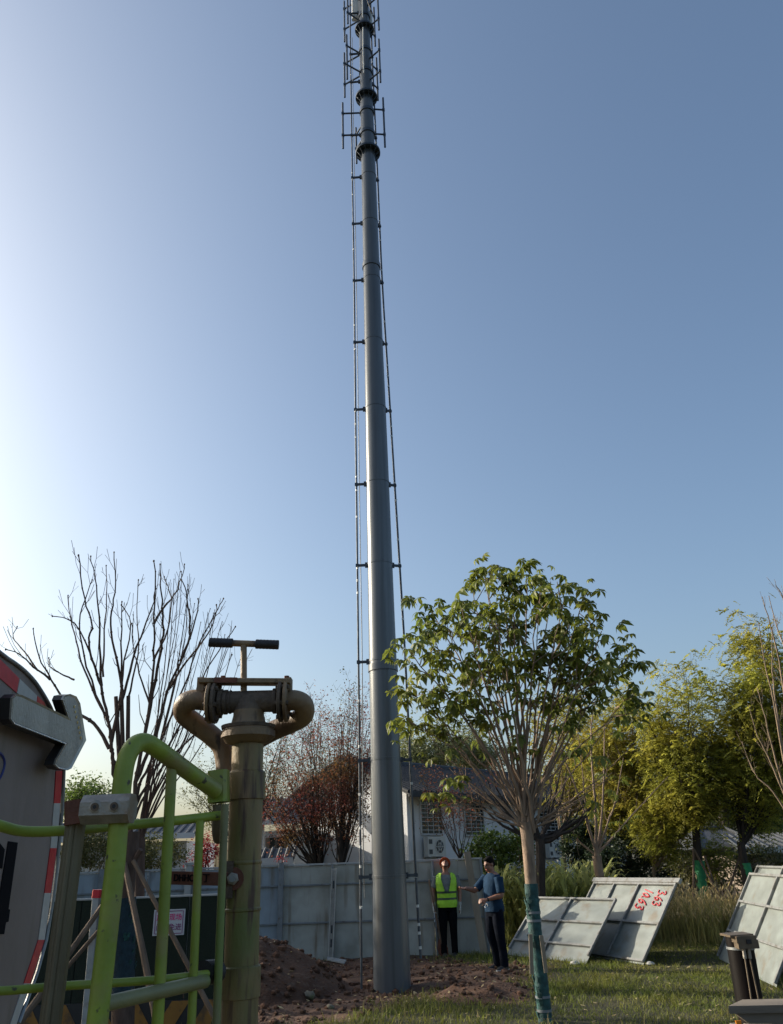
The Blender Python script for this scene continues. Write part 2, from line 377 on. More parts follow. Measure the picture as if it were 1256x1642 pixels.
ma = N.new('ShaderNodeMath'); ma.operation = 'ADD'; L.new(att.outputs['Fac'], ma.inputs[0]); L.new(_rng(_n(7), .0, 1.0), ma.inputs[1])
L.new(_mix(_rng(ma.outputs[0], .75, 1.05), turfc, dirtc), b.inputs['Base Color'])
bp = N.new('ShaderNodeBump'); bp.inputs['Strength'].default_value = .8; bp.inputs['Distance'].default_value = .03; L.new(_n(26), bp.inputs['Height']); L.new(bp.outputs[0], b.inputs['Normal'])
g = link('ground', me, gm, None, origin=(0, 0, 0)); tag(g, kind='structure', label='ground of worn grass and reddish brown bare soil')

def ground_z(x, y): return float(gz(np.array([x]), np.array([y]))[0])
rng = random.Random(11); nr = np.random.RandomState(4)

# clods of soil
mb = MB(); k = 0
while k < 1700:
    x = rng.uniform(-4.5, 2.6); y = rng.uniform(10.2, 17.2)
    dm = float(dirt_mask(np.array([x]), np.array([y]))[0])
    if dm < rng.uniform(.3, 1.0): continue
    r = .012 + .055 * rng.random() ** 3.5
    if math.hypot(x - MOUND.x, y - MOUND.y) < 1.9: r *= 1.25
    mb.lump((x, y, ground_z(x, y) + r * .2), r, rng, 1, .75); k += 1
o = mb.build('soil_clods', MT['soil'], None, smooth=False, origin=(0, 0, 0)); tag(o, 'loose clods of red brown soil strewn round the pole', kind='stuff')
def rock(px, py, r, mat, label, squash=.7, sub=2):
    p = gnd(px, py); m_ = MB(); m_.lump((p.x, p.y, ground_z(p.x, p.y) + r * squash * .55), r, rng, sub, squash)
    me_ = m_.mesh('rock', True, 60); o_ = link('rock', me_, MT[mat]); tag(o_, label, 'rock')
rock(497, 1602, .085, 'stone', 'round mossy stone in the dirt left of the pole base')
rock(412, 1568, .06, 'stone_pale', 'small whitish stone at the foot of the soil heap')
rock(1043, 1549, .075, 'stone_pale', 'white stone under the corner of the panel with red figures', .55)
rock(921, 1549, .085, 'stone_pale', 'white stone under the right corner of the low wide panel', .5)
rock(779, 1528, .06, 'stone_pale', 'small whitish stone on the soil left of the man in blue', .6)
rock(806, 1530, .05, 'stone_pale', 'tiny whitish stone in the grass right behind the man in blue', .6)
rock(530, 1616, .05, 'stone', 'small brown stone on the bare soil before the mossy stone')

# grass
def blades(n, xr, yr, hr, w, dens, seed, lean=.5, seg=2):
    rs = np.random.RandomState(seed)
    x = rs.uniform(*xr, n); y = rs.uniform(*yr, n); keep = rs.rand(n) < dens(x, y); x = x[keep]; y = y[keep]; n = len(x)
    z = gz(x, y); h = hr[0] + (hr[1] - hr[0]) * rs.rand(n) ** 2
    h = h * (1 + .5 * vnoise(x * 1.5, y * 1.5, seed + 3))
    a = rs.uniform(0, 6.283, n); la = rs.uniform(0, 6.283, n); ln = h * lean * rs.rand(n)
    sx, sy = np.cos(a) * w / 2, np.sin(a) * w / 2; tx, ty = np.cos(la) * ln, np.sin(la) * ln
    base = np.stack([x, y, z - .01], 1); side = np.stack([sx, sy, 0 * sx], 1); tip = np.stack([tx, ty, h], 1)
    mid = np.stack([tx * .3, ty * .3, h * .55], 1)
    v = np.stack([base - side, base + side, base + mid + side * .8, base + mid - side * .8, base + tip], 1).reshape(-1, 3)
    i0 = np.arange(n) * 5
    f = np.concatenate([np.stack([i0, i0 + 1, i0 + 2], 1), np.stack([i0, i0 + 2, i0 + 3], 1), np.stack([i0 + 3, i0 + 2, i0 + 4], 1)])
    return v, f, np.stack([x + tx, y + ty, z + h], 1)
def d_lawn(x, y):
    dm = dirt_mask(x, y)
    side = np.where(x > -1.0, 1.0, .5)
    fence_side = np.where((y > FENCE_Y - .1) & (x < 2.2), .25, 1.0)
    patch = .55 + .45 * vnoise(x * 1.1, y * 1.1, 21) + .35 * vnoise(x * 5.0, y * 5.0, 22)
    return np.clip((1 - dm * 1.25) * side * fence_side * patch, .0, 1)
v, f, _ = blades(460000, (-6.2, 11), (9.2, 21.5), (.025, .11), .0095, d_lawn, 3, 1.5)
o = link('lawn_grass', npmesh('lawn_grass', v, f), MT['grass'], None, origin=(0, 0, 0)); tag(o, 'short rough grass over the plot', kind='stuff')
v, f, _ = blades(26000, (-2.6, 11), (9.2, 21), (.06, .24), .009, lambda x, y: d_lawn(x, y) * np.clip(vnoise(x * 1.1, y * 1.1, 33) * 1.6, 0, 1), 8, .7)
o = link('grass_tufts', npmesh('grass_tufts', v, f), MT['grass_dry'], None, origin=(0, 0, 0)); tag(o, 'longer half dry grass tufts in the lawn', kind='stuff')
# tall meadow grass behind the panels
def d_tall(x, y):
    a = ((x - 7.1) / 1.9) ** 2 + ((y - 18.7) / 1.9) ** 2
    b_ = ((x - 3.6) / 1.1) ** 2 + ((y - 20.2) / 1.9) ** 2
    c_ = ((x - 5.6) / 1.6) ** 2 + ((y - 20.8) / 1.4) ** 2
    return np.clip(1.5 * (1.1 - np.minimum(np.minimum(a, b_), c_) + .3 * vnoise(x * 2, y * 2, 9)), 0, 1)
v, f, tips = blades(52000, (2.2, 11.5), (16.4, 22.8), (.35, .95), .014, d_tall, 12, .45)
o = link('meadow_grass', npmesh('meadow_grass', v, f), MT['meadow'], None, origin=(0, 0, 0)); tag(o, 'tall meadow grass behind the leaning panels', kind='stuff')
sel = nr.rand(len(tips)) < .42; T = tips[sel]; n = len(T)
a = nr.uniform(0, 6.28, n); dx, dy = np.cos(a), np.sin(a); ln = nr.uniform(.09, .18, n)
ax = np.stack([dx * .5 * ln, dy * .5 * ln, ln * .75], 1); sd_ = np.stack([-dy, dx, 0 * dx], 1) * .018
sd2 = np.stack([dx, dy, -.6 + 0 * dx], 1) * .012
vv = np.stack([T, T + ax * .45 + sd_, T + ax, T + ax * .45 - sd_, T + ax * .45 + sd2, T + ax * .45 - sd2], 1).reshape(-1, 3); i0 = np.arange(n) * 6
ff = np.concatenate([np.stack([i0, i0 + 1, i0 + 2, i0 + 3], 1), np.stack([i0, i0 + 4, i0 + 2, i0 + 5], 1)])
mb = MB()
LV, LF = [], []; rs = np.random.RandomState(77); n = 900
lx, ly = rs.uniform(-3.5, 8.5, n), rs.uniform(9.4, 17.5, n); lz = gz(lx, ly) + rs.uniform(.005, .03, n)
for k in range(n):
    a = rs.uniform(0, 6.28); s = rs.uniform(.02, .05); d = np.array([math.cos(a), math.sin(a), rs.uniform(-.3, .5)]) * s; q = np.array([-math.sin(a), math.cos(a), rs.uniform(-.3, .3)]) * s * .45; c = np.array([lx[k], ly[k], lz[k]])
    LF.append([4 * k, 4 * k + 1, 4 * k + 2, 4 * k + 3]); LV += [c - d, c + q, c + d, c - q]
o = link('fallen_leaves', npmesh('fallen_leaves', np.array(LV), np.array(LF)), MT['grass_seed'], None, origin=(0, 0, 0)); tag(o, 'dry fallen leaves scattered over soil and lawn', kind='stuff')
o = link('grass_seed_heads', npmesh('grass_seed_heads', vv, ff), MT['grass_seed'], None, origin=(0, 0, 0)); tag(o, 'beige seed heads of the tall meadow grass', kind='stuff')
# ------------------------------------------------------------------ steel mast
CX, CY = POLE.x, POLE.y
def z_of(py, Y=None, px=None):
    """height of a photograph row on the mast axis"""
    Y = CY if Y is None else Y
    if px is None: px = 629 - 46 * (1590 - py) / 1590
    return at(px, py, Y).z
prof_px = [(1590, 62), (1400, 55), (1218, 48.5), (1068, 45), (905, 40.3), (776, 37), (657, 33.5), (547, 29.6), (449, 27.2), (355, 25), (245, 22.5), (122, 19.2), (35, 16.8), (-120, 14)]
prof = []
for py, w in prof_px:
    p = at(629 - 46 * (1590 - py) / 1590, py, CY); prof.append((p.z, w / 2 / scale_at(p)))
prof[0] = (-.3, prof[0][1])
def pr(z):
    for (a, ra), (b_, rb) in zip(prof, prof[1:]):
        if z <= b_: return ra + (rb - ra) * max(0, (z - a) / (b_ - a))
    return prof[-1][1]
mast = empty('steel_mast', (CX, CY, 0))
tag(mast, 'tall grey tapered steel mast carrying antenna brackets, standing in bare soil', 'mast')
joints = [-.3, z_of(1068), z_of(425), z_of(245), z_of(157), z_of(48), prof[-1][0]]
for i in range(len(joints) - 1):
    a, c = joints[i], joints[i + 1]; n = 8; sides = 20
    m_ = MB(); m_.lathe([(a + (c - a) * k / n, pr(a + (c - a) * k / n) * (1.0 if i else 1.0)) for k in range(n + 1)], (CX, CY, 0), n=sides)
    # slip-over lip at the top of the lower pieces
    if i < 2: m_.lathe([(c - .10, pr(c) + .004), (c - .10, pr(c) + .018), (c + .012, pr(c) + .018), (c + .012, pr(c) - .02)], (CX, CY, 0), n=sides, cap=False)
    m_.build('mast_section', MT['pole_paint'], mast, sharp=20 if i == 0 else 40)
ringz = [z_of(y) for y in (1405, 1218, 1060, 905, 775, 655, 547, 448, 357, 283)]
for z in ringz:
    MB().lathe([(z - .02, pr(z) - .004), (z - .018, pr(z) + .006), (z + .018, pr(z) + .006), (z + .02, pr(z) - .004)], (CX, CY, 0), n=24, cap=False).build('clamp_ring', MT['pole_paint'], mast)
# bolted flanges where the upper pieces meet
for py, k in ((245, .125), (157, .115), (48, .11)):
    z = z_of(py); r = pr(z); m_ = MB()
    m_.lathe([(z - .03, r * .9), (z - .03, r + k), (z - .005, r + k), (z - .005, r * .9)], (CX, CY, 0), n=24, cap=False)
    m_.lathe([(z + .002, r * .9), (z + .002, r + k), (z + .027, r + k), (z + .027, r * .9)], (CX, CY, 0), n=24, cap=False)
    fl = m_.build('flange', MT['mount_steel'], mast)
    m2 = MB(); m3 = MB()
    for j in range(12):
        a = 2 * math.pi * (j + .5) / 12; c, s = math.cos(a), math.sin(a)
        m2.prism([(CX + c * (r - .002), CY + s * (r - .002), z - .032), (CX + c * (r + k * .9), CY + s * (r + k * .9), z - .032), (CX + c * (r - .002), CY + s * (r - .002), z - .18)], (-s * .008, c * .008, 0))
        m3.tube([(CX + c * (r + k * .6), CY + s * (r + k * .6), z - .05), (CX + c * (r + k * .6), CY + s * (r + k * .6), z + .05)], .012, 6)
    m2.build('gussets', MT['mount_steel'], fl, smooth=False)['kind'] = 'stuff'; m3.build('flange_bolts', MT['galv'], fl)['kind'] = 'stuff'
# climbing rails on both sides, each with its brackets and ties
def rail(name, pxs, dY, rad, mat, tie=True):
    pts = [at(px, py, CY + dY) for px, py in pxs]
    rl = MB().tube(smooth_path(pts, 4), rad, 8).build(name, MT[mat], mast)
    if tie:
        t_ = MB(); P = smooth_path(pts, 10); rr = random.Random(len(pxs))
        for k in range(2, len(P) - 1, 1):
            if rr.random() < .30:
                d = (P[k + 1] - P[k]).normalized(); t_.tube([P[k] - d * .02, P[k] + d * .02], rad * 1.15, 7)
                e = Vector((rr.uniform(-1, 1), -1, rr.uniform(-.5, .5))).normalized(); t_.tube([P[k], P[k] + e * .05], .004, 4)
        t_.build('cable_ties', MT['antenna_white'], rl)['kind'] = 'stuff'
    return pts
L_pts = rail('climbing_rail', [(580, 1586), (577.5, 1300), (575, 1055), (572.5, 850), (570, 640), (568, 450), (565.5, 300), (564, 200), (562, 60), (561, -110)], .02, .018, 'rail_steel')
R_pts = rail('climbing_rail', [(675, 1537), (667, 1405), (658, 1220), (650, 1055), (641, 905), (633, 775), (623.5, 620), (613, 450), (606.5, 300), (602, 200), (597, 90), (594.5, 0), (592, -110)], .12, .020, 'rail_steel')
rail('feeder_cable', [(585, 1440), (582, 1300), (581, 1055), (577.5, 850), (574.5, 640), (571.5, 450), (569, 300), (567, 200), (565, 60)], .10, .008, 'galv', False)
rail('feeder_cable', [(596.5, 215), (594, 160), (592, 120)], -.10, .012, 'antenna_white', False)
rail('feeder_cable', [(583.4, 117), (582.5, 80), (582.4, 44)], -.2, .014, 'antenna_white', False)
rail('feeder_cable', [(581.6, 28), (581.4, 0), (581, -90)], -.19, .014, 'antenna_white', False)
def interp(pts, z):
    for p, q in zip(pts, pts[1:]):
        if min(p.z, q.z) <= z <= max(p.z, q.z): return p.lerp(q, (z - p.z) / (q.z - p.z))
    return pts[-1]
for z in ringz + [z_of(215), z_of(130), z_of(85), z_of(20)]:
    for pts in (L_pts, R_pts):
        q = interp(pts, z); c = Vector((CX, CY, q.z)); d = (c - q); d.z = 0; d.normalize(); p = c - d * (pr(q.z) - .01)
        m_ = MB(); m_.bar(q - d * .03, p, .036, .045, bev=.004); m_.box(q, (.052, .052, .06)); m_.box(p - d * .03, (.05, .05, .09))
        m_.build('rail_bracket', MT['dark_steel'], mast)
# antenna brackets: upright pipe on two arms
def mount(px, yb, yt, dY, zs, clamp=True):
    a = at(px[0], yb, CY + dY); c = at(px[1], yt, CY + dY); x = (a.x + c.x) / 2; z0, z1 = a.z, c.z
    pipe = MB().tube([(x, CY + dY, z0), (x, CY + dY, z1)], .024, 8).build('mount_pipe', MT['mount_steel'], mast)
    for t in zs:
        z = z0 + (z1 - z0) * t; c = Vector((CX, CY, z)); q = Vector((x, CY + dY, z)); d = (c - q).normalized(); p = c - d * (pr(z) - .005)
        MB().bar(q, p, .034, .034, bev=.004).box(q, (.062, .062, .06)).build('mount_arm', MT['mount_steel'], pipe)
        if clamp: MB().lathe([(z - .045, pr(z) - .003), (z - .045, pr(z) + .022), (z + .045, pr(z) + .022), (z + .045, pr(z) - .003)], (CX, CY, 0), n=20, cap=False).build('mount_collar', MT['mount_steel'], pipe)
mount((550, 550), 238, 165, .0, (.28, .76)); mount((618, 614), 236, 157, .05, (.25, .75), False)
mount((594, 592), 252, 190, .50, (.3, .75), False); mount((571, 572), 262, 205, .5, (.4, .8), False)
mount((554, 551.5), 156, 85, .30, (.28, .75)); mount((557, 556), 127, 56, -.30, (.32, .75), False)
mount((611, 607), 132, 63, -.30, (.25, .74), False); mount((607, 603), 161, 93, .30, (.28, .72), False)
mount((552, 553), 67, 2, .30, (.3, .8)); mount((557, 558), 38, -30, -.30, (.25, .75), False)
mount((608, 605), 48, -22, -.30, (.25, .75), False); mount((602, 599.5), 74, 12, .30, (.25, .75), False)
mount((553, 554), -8, -75, .30, (.3, .75)); mount((600, 598), -8, -75, .30, (.3, .75), False)
p = at(572, 18, CY + .12)
m_ = MB(); m_.bar((p.x - .02, p.y, p.z - .35), (p.x - .02, p.y, p.z + .5), .22, .10, up=(0, 1, 0), bev=.02); m_.build('antenna_panel', MT['antenna_white'], mast)
p = at(593, 34, CY + .1)
m_ = MB(); m_.bar((p.x, p.y, p.z - .35), (p.x, p.y, p.z + .3), .15, .13, up=(0, 1, 0), bev=.02); m_.build('antenna_panel', MT['antenna_white'], mast)
m_ = MB(); q = at(591, 12, CY - .2); m_.tube(smooth_path([q + Vector((-.05, .05, .5)), q + Vector((.02, 0, .1)), q + Vector((.10, 0, -.25)), q + Vector((.04, .05, -.02)), q + Vector((.03, .15, .6))], 5), .014, 6); m_.build('jumper_cable', MT['cable_black'], mast)
# soil heaped on the foot

# ------------------------------------------------------------------ site fence seen from its framed side
fence = empty('site_fence', (-2, FENCE_Y, 0)); tag(fence, 'grey sheet metal site fence with frames, running behind the mast and the men', 'fence')
F_H = 1.70
def fence_run(p0, p1, n, mat, rails=(.02, .68, 1.36)):
    p0, p1 = Vector(p0), Vector(p1); d = (p1 - p0) / n; u = d.normalized(); nrm = Vector((u.y, -u.x, 0))
    if nrm.y > 0: nrm = -nrm
    for i in range(n):
        a, c = p0 + d * i, p0 + d * (i + 1); jit = rng.uniform(-.012, .012)
        m_ = MB(); s = a + u * .012; e = c - u * .012; off = nrm * jit
        gx = 6; rows = []
        for k in range(gx + 1):
            q = s.lerp(e, k / gx) + off + nrm * rng.uniform(-.006, .006)
            rows.append([q + Vector((0, 0, -.05)), q + Vector((0, 0, .6)) + nrm * rng.uniform(-.006, .006), q + Vector((0, 0, 1.1)) + nrm * rng.uniform(-.006, .006), q + Vector((0, 0, F_H - .02))])
        back = Vector((0, 0, 0)) - nrm * .006
        vv = [p for r_ in rows for p in r_] + [p + back for r_ in rows for p in r_]; nn = 4; K = (gx + 1) * nn; ff = []
        for k in range(gx):
            for j in range(nn - 1):
                q = k * nn + j; ff.append((q, q + nn, q + nn + 1, q + 1)); ff.append((K + q, K + q + 1, K + q + nn + 1, K + q + nn))
        per = [k * nn for k in range(gx + 1)] + [gx * nn + j for j in range(1, nn)] + [k * nn + nn - 1 for k in range(gx - 1, -1, -1)] + [j for j in range(nn - 2, 0, -1)]
        for q, w in zip(per, per[1:] + per[:1]): ff.append((q, K + q, K + w, w))
        m_.add(vv, ff); m_.build('fence_sheet', mat, fence)
        fr = MB(); fo = nrm * .024
        fr.bar(a + fo + Vector((0, 0, -.05)) + u * .02, a + fo + Vector((0, 0, F_H)) + u * .02, .035, .035, up=nrm, bev=.003); fr.build('frame_upright', MT['frame_grey'], fence)
        for z in rails:
            if z < .1: continue
            MB().bar(a + fo + Vector((0, 0, z - .03)) + u * .04, c + fo + Vector((0, 0, z - .03)), .032, .032, bev=.003).build('frame_rail', MT['frame_grey'], fence)
        MB().bar(a + Vector((0, 0, F_H + .005)), c + Vector((0, 0, F_H + .005)), .06, .035, bev=.004).build('top_rail', MT['frame_white'], fence)
        if i % 2 == 0:
            MB().bar(a + fo * 3 + Vector((0, 0, -.1)), a + fo * 3 + Vector((0, 0, F_H + .06)), .10, .07, up=nrm, bev=.006).build('fence_post', MT['frame_grey'], fence)
Pc = at(165, 1400, FENCE_Y - .6); Pm = at(452, 1400, FENCE_Y); Pe = at(775, 1400, FENCE_Y - .1)
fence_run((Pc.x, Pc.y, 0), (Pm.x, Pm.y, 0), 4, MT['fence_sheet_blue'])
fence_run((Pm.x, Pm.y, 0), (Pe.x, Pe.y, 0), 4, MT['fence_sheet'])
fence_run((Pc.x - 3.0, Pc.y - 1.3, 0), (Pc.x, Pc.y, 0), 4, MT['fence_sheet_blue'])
MB().bar((Pe.x, Pe.y - .03, -.05), (Pe.x - .04, Pe.y - .03, F_H), .05, .05, bev=.004).build('fence_post', MT['frame_grey'], fence)
q = at(303, 1400, FENCE_Y - .5)
MB().bar((q.x, q.y, -.05), (q.x, q.y, 1.78), .12, .09, up=(0, 1, 0), bev=.01).box((q.x, q.y, 1.80), (.16, .13, .05)).build('fence_post', MT['frame_white'], fence)

# slotted steel prop with a foot plate leaning on the fence
b0 = gnd(530, 1540); t0 = at(536, 1393, FENCE_Y - .22)
m_ = MB(); d = (t0 - b0); sd2_ = Vector((1, 0, 0))
for o_ in (-.045, .045): m_.bar(b0 + sd2_ * o_, t0 + sd2_ * o_, .012, .06, up=(0, 1, 0))
m_.bar(b0 + Vector((0, .03, 0)), t0 + Vector((0, .03, 0)), .10, .008, up=(0, -1, 0))
prop = empty('fence_prop', b0); tag(prop, 'slotted pale steel prop with foot plate standing against the fence', 'prop')
m_.build('channel', MT['stone_pale'], prop)
for t in (.18, .33, .82):
    c = b0 + d * t; MB().bar(c - d.normalized() * .07 + Vector((0, .022, 0)), c + d.normalized() * .07 + Vector((0, .022, 0)), .03, .006, up=(0, -1, 0)).build('slot', MT['dark_steel'], prop)
e = gnd(552, 1548); f_ = gnd(524, 1542)
MB().prism([f_ + Vector((0, 0, .02)), e + Vector((0, 0, .02)), e + Vector((.03, .18, .05)), f_ + Vector((.0, .18, .05))], (0, 0, .02)).build('foot_plate', MT['frame_white'], prop)
a, c = gnd(548, 1531, .05), gnd(596, 1531, .05)
o = MB().bar(a, c, .12, .12, bev=.01).build('steel_beam', MT['dark_steel']); tag(o, 'dark steel beam lying along the foot of the fence', 'beam')
a = gnd(777, 1534); c = at(749, 1366, FENCE_Y - .18)
o = MB().bar(a, c, .13, .035, up=(0, 1, 0)).build('timber_plank', MT['timber'], smooth=False); tag(o, 'pale timber plank leaning against the end of the fence', 'plank')

# ------------------------------------------------------------------ loose fence panels leaning on the right
def solve_u(BR, bdir, TR):
    """run and rise of the slope, square to the bottom edge, so that BR + u projects on TR"""
    h = Vector((-bdir.y, bdir.x, 0)).normalized()
    if h.y < 0: h = -h
    d = ray(*TR)
    # CAM + s d = BR + r h + q z
    A = np.array([[d.x, -h.x, 0], [d.y, -h.y, 0], [d.z, -h.z, -1.0]]); w = np.array(BR - CAM)
    s, r, q = np.linalg.solve(A, w); return h * float(r) + Vector((0, 0, float(q)))
def panel(label, BLp, BRp, TRp, vbars, hbars, skirt=0.0, wide=None, capbar=False, zlift=.02):
    BL, BR = gnd(*BLp, zlift), gnd(*BRp, zlift); bd = (BR - BL).normalized(); W = (BR - BL).length
    if wide: BL = BR - bd * wide; W = wide
    u = solve_u(BR, bd, TRp); H = u.length; ud = u.normalized(); nrm = bd.cross(ud).normalized()
    if nrm.dot(CAM - BR) < 0: nrm = -nrm
    print('panel', label[:30], 'W %.2f H %.2f n' % (W, H), [round(x, 2) for x in nrm], 'BL', [round(x, 2) for x in BL], 'sun', round(nrm.dot(SUN), 2))
    root = empty('loose_hoarding', (BL + BR) / 2); tag(root, label, 'panel', 'loose fence panels leaning on the grass')
    rr = random.Random(int(W * 1000)); G = 16; vv = []; ff = []
    P = lambda s, t, o=0.0: BL + bd * (W * s) + ud * (H * t) + nrm * o
    for i in range(G + 1):
        for j in range(G + 1):
            s, t = i / G, j / G
            o_ = .006 * math.sin(t * 23 + 2.2 * math.sin(s * 5 + W)) * math.sin(math.pi * s * (len(vbars) + 1)) + rr.uniform(-.0012, .0012)
            vv.append(P(s, t, o_))
    K = len(vv); vv += [p - nrm * .004 for p in vv]
    for i in range(G):
        for j in range(G):
            q = i * (G + 1) + j; ff.append((q, q + G + 1, q + G + 2, q + 1)); ff.append((K + q, K + q + 1, K + q + G + 2, K + q + G + 1))
    MB().add(vv, ff).build('panel_sheet', MT['panel_sheet'], root)
    off = .026; bw = .038
    for s in [0.006] + list(vbars) + [.994]:
        MB().bar(P(s, skirt, off), P(s, 1, off), bw, bw, up=nrm, bev=.004).build('frame_bar', MT['panel_frame'], root)
    for t in list(hbars):
        MB().bar(P(0, t, off + .003), P(1, t, off + .003), bw, bw, up=nrm, bev=.004).build('frame_bar', MT['panel_frame'], root)
    if capbar:
        MB().bar(P(-.02, 1.012, .03), P(1.03, 1.012, .03), .09, .06, up=nrm, bev=.006).build('cap_rail', MT['panel_frame'], root)
    return root, P, bd, ud, nrm, W, H
panel('low wide fence panel lying behind the wrapped tree trunk', (812, 1531), (940, 1545), (990, 1443), (.46,), (.24, .60, .985), .10)
pb = panel('fence panel marked with red figures, leaning behind the low wide panel', (900, 1527), (1032, 1547), (1088, 1416), (.28, .585), (.03, .47, .97), .02, capbar=True)
pd_ = panel('rear fence panel at the right edge showing only its top', (1165, 1520), (1262, 1560), (1325, 1392), (.45,), (.3, .65, .98), .04)
pc = panel('front fence panel with dappled light standing behind the black cylinder', (1152, 1537), (1245, 1583), (1310, 1408), (.5,), (.32, .66, .985), .02)
# red hand painted figures on the second panel
root, P, bd, ud, nrm, W, H = pb
def stroke_text(root, strokes, org, ex, ey, nrm, w, mat, name='lettering'):
    m_ = MB()
    for st in strokes:
        pts = smooth_path([org + ex * a + ey * c + nrm * .003 for a, c in st], 4) if len(st) > 2 else [org + ex * a + ey * c + nrm * .003 for a, c in st]
        for p, q in zip(pts, pts[1:]):
            dd = (q - p)
            if dd.length < 1e-5: continue
            dd.normalize(); sd = dd.cross(nrm) * w / 2; p2 = p - dd * w * .25; q2 = q + dd * w * .25
            m_.prism([p2 - sd, p2 + sd, q2 + sd, q2 - sd], nrm * .002)
    return m_.build(name, mat, root, smooth=False)
G3 = [[(0, .9), (.45, 1.0), (.55, .75), (.25, .55), (.6, .4), (.5, .05), (0, .08)]]
G6 = [[(.55, 1.0), (.15, .6), (.05, .2), (.3, 0), (.6, .2), (.45, .5), (.1, .35)]]
G1 = [[(.2, 1.0), (.25, 0)]]; G0 = [[(.3, .8), (.05, .4), (.3, 0), (.6, .4), (.3, .8)]]; GD = [[(.1, .12), (.22, 0)]]
def pix(px, py): return on_plane(px, py, P(0, 0, .0) + nrm * .009, nrm)
def figure(gl, ox, oy, ex, ey):
    m_ = MB()
    for st in gl:
        pts = [pix(ox + a * ex[0] + c * ey[0], oy + a * ex[1] + c * ey[1]) for a, c in st]
        if len(pts) > 2: pts = smooth_path(pts, 4)
        m_.tube([p for p in pts], .0135, 5)
    m_.build('painted_figure', MT['print_red'], root)
for gl, ox, oy in ((G1, 1036, 1424), (G0, 1033, 1430), (GD, 1030, 1436), (G6, 1026, 1440), (G3, 1020.5, 1448)): figure(gl, ox, oy, (-4.6, 9), (12.5, 6.2))
for gl, ox, oy in ((G3, 1057, 1427), (GD, 1055.5, 1434), (G6, 1051, 1437), (G3, 1047.5, 1444.5)): figure(gl, ox, oy, (-3.4, 9), (12.5, 2.6))

# ------------------------------------------------------------------ green turf covered hoarding on the left
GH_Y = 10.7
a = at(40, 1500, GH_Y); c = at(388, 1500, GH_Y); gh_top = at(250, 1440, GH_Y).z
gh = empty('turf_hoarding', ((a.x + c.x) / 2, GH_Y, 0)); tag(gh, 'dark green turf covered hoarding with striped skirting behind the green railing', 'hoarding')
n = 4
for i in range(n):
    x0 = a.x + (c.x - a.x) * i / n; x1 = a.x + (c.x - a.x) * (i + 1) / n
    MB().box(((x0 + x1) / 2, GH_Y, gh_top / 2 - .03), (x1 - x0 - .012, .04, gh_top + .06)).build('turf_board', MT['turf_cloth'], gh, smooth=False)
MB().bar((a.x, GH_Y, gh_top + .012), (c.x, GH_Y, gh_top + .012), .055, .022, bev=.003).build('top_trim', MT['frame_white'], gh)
sk_h = .30
MB().box(((a.x + c.x) / 2, GH_Y - .04, sk_h / 2 - .02), (c.x - a.x, .03, sk_h + .04)).build('skirting_board', MT['hazard_black'], gh, smooth=False)
x = a.x; k = 0; wst = .21; mid = at(225, 1630, GH_Y).x
while x < c.x - wst * 2.2:
    s = 1 if x > mid else -1; sh = .20 * s; x0 = x + (0 if s > 0 else .20)
    MB().prism([(x0, GH_Y - .0575, .0), (x0 + wst, GH_Y - .0575, .0), (x0 + wst + sh, GH_Y - .0575, sk_h - .005), (x0 + sh, GH_Y - .0575, sk_h - .005)], (0, -.002, 0)).build('hazard_stripe', MT['hazard_yellow'], gh, smooth=False)
    x += wst * 2
tl, br = at(248, 1459, GH_Y - .03), at(295, 1499, GH_Y - .03)
sg = empty('notice_board', ((tl.x + br.x) / 2, GH_Y - .03, br.z)); tag(sg, 'small white notice with red Chinese lettering fixed to the green hoarding', 'sign')
sw, sh = br.x - tl.x, tl.z - br.z; cx_, cz_ = (tl.x + br.x) / 2, (tl.z + br.z) / 2
MB().box((cx_, GH_Y - .03, cz_), (sw, .012, sh)).build('board', MT['sign_white'], sg, smooth=False)
for ax_, off_ in (('x', -1), ('x', 1), ('z', -1), ('z', 1)):
    m_ = MB()
    if ax_ == 'x': m_.box((cx_ + off_ * sw * .44, GH_Y - .0372, cz_), (.008, .002, sh * .88))
    else: m_.box((cx_, GH_Y - .0372, cz_ + off_ * sh * .43), (sw * .88 - .02, .002, .008))
    m_.build('border_line', MT['print_purple'], sg, smooth=False)
def text_obj(s, size, loc, ex, ey, mat, parent, name='lettering', depth=.001):
    cu = bpy.data.curves.new(name, 'FONT'); cu.body = s; cu.size = size; cu.align_x = 'CENTER'; cu.align_y = 'CENTER'; cu.extrude = depth; cu.offset = size * .012
    t = bpy.data.objects.new(name, cu); col.objects.link(t)
    ex = Vector(ex).normalized(); ey = Vector(ey).normalized(); M_ = Matrix((ex, ey, ex.cross(ey))).transposed().to_4x4(); M_.translation = Vector(loc)
    bpy.context.view_layer.update()
    me_ = bpy.data.meshes.new_from_object(t.evaluated_get(bpy.context.evaluated_depsgraph_get())); bpy.data.objects.remove(t); bpy.data.curves.remove(cu)
    me_.transform(M_); me_.materials.clear(); return link(name, me_, mat, parent)
text_obj('施工现场', sw * .205, (cx_, GH_Y - .0375, cz_ + sh * .18), (1, 0, 0), (0, 0, 1), MT['print_magenta'], sg)
text_obj('闲人免进', sw * .205, (cx_, GH_Y - .0375, cz_ - sh * .20), (1, 0, 0), (0, 0, 1), MT['print_purple'], sg)
# white post with a red cap in front of it
a = gnd(141, 1640); a = at(139, 1640, 9.6); a.z = 0; t_ = at(155, 1440, 9.6)
mp = empty('marker_post', a); tag(mp, 'white marker post with a red cap behind the thick green rail', 'post')
MB().bar(a, t_, .075, .075, bev=.006).build('post_body', MT['frame_white'], mp); MB().bar(t_ + Vector((0, 0, .002)), t_ + Vector((.004, 0, .085)), .09, .09, bev=.012).build('post_cap', MT['tape_red'], mp)

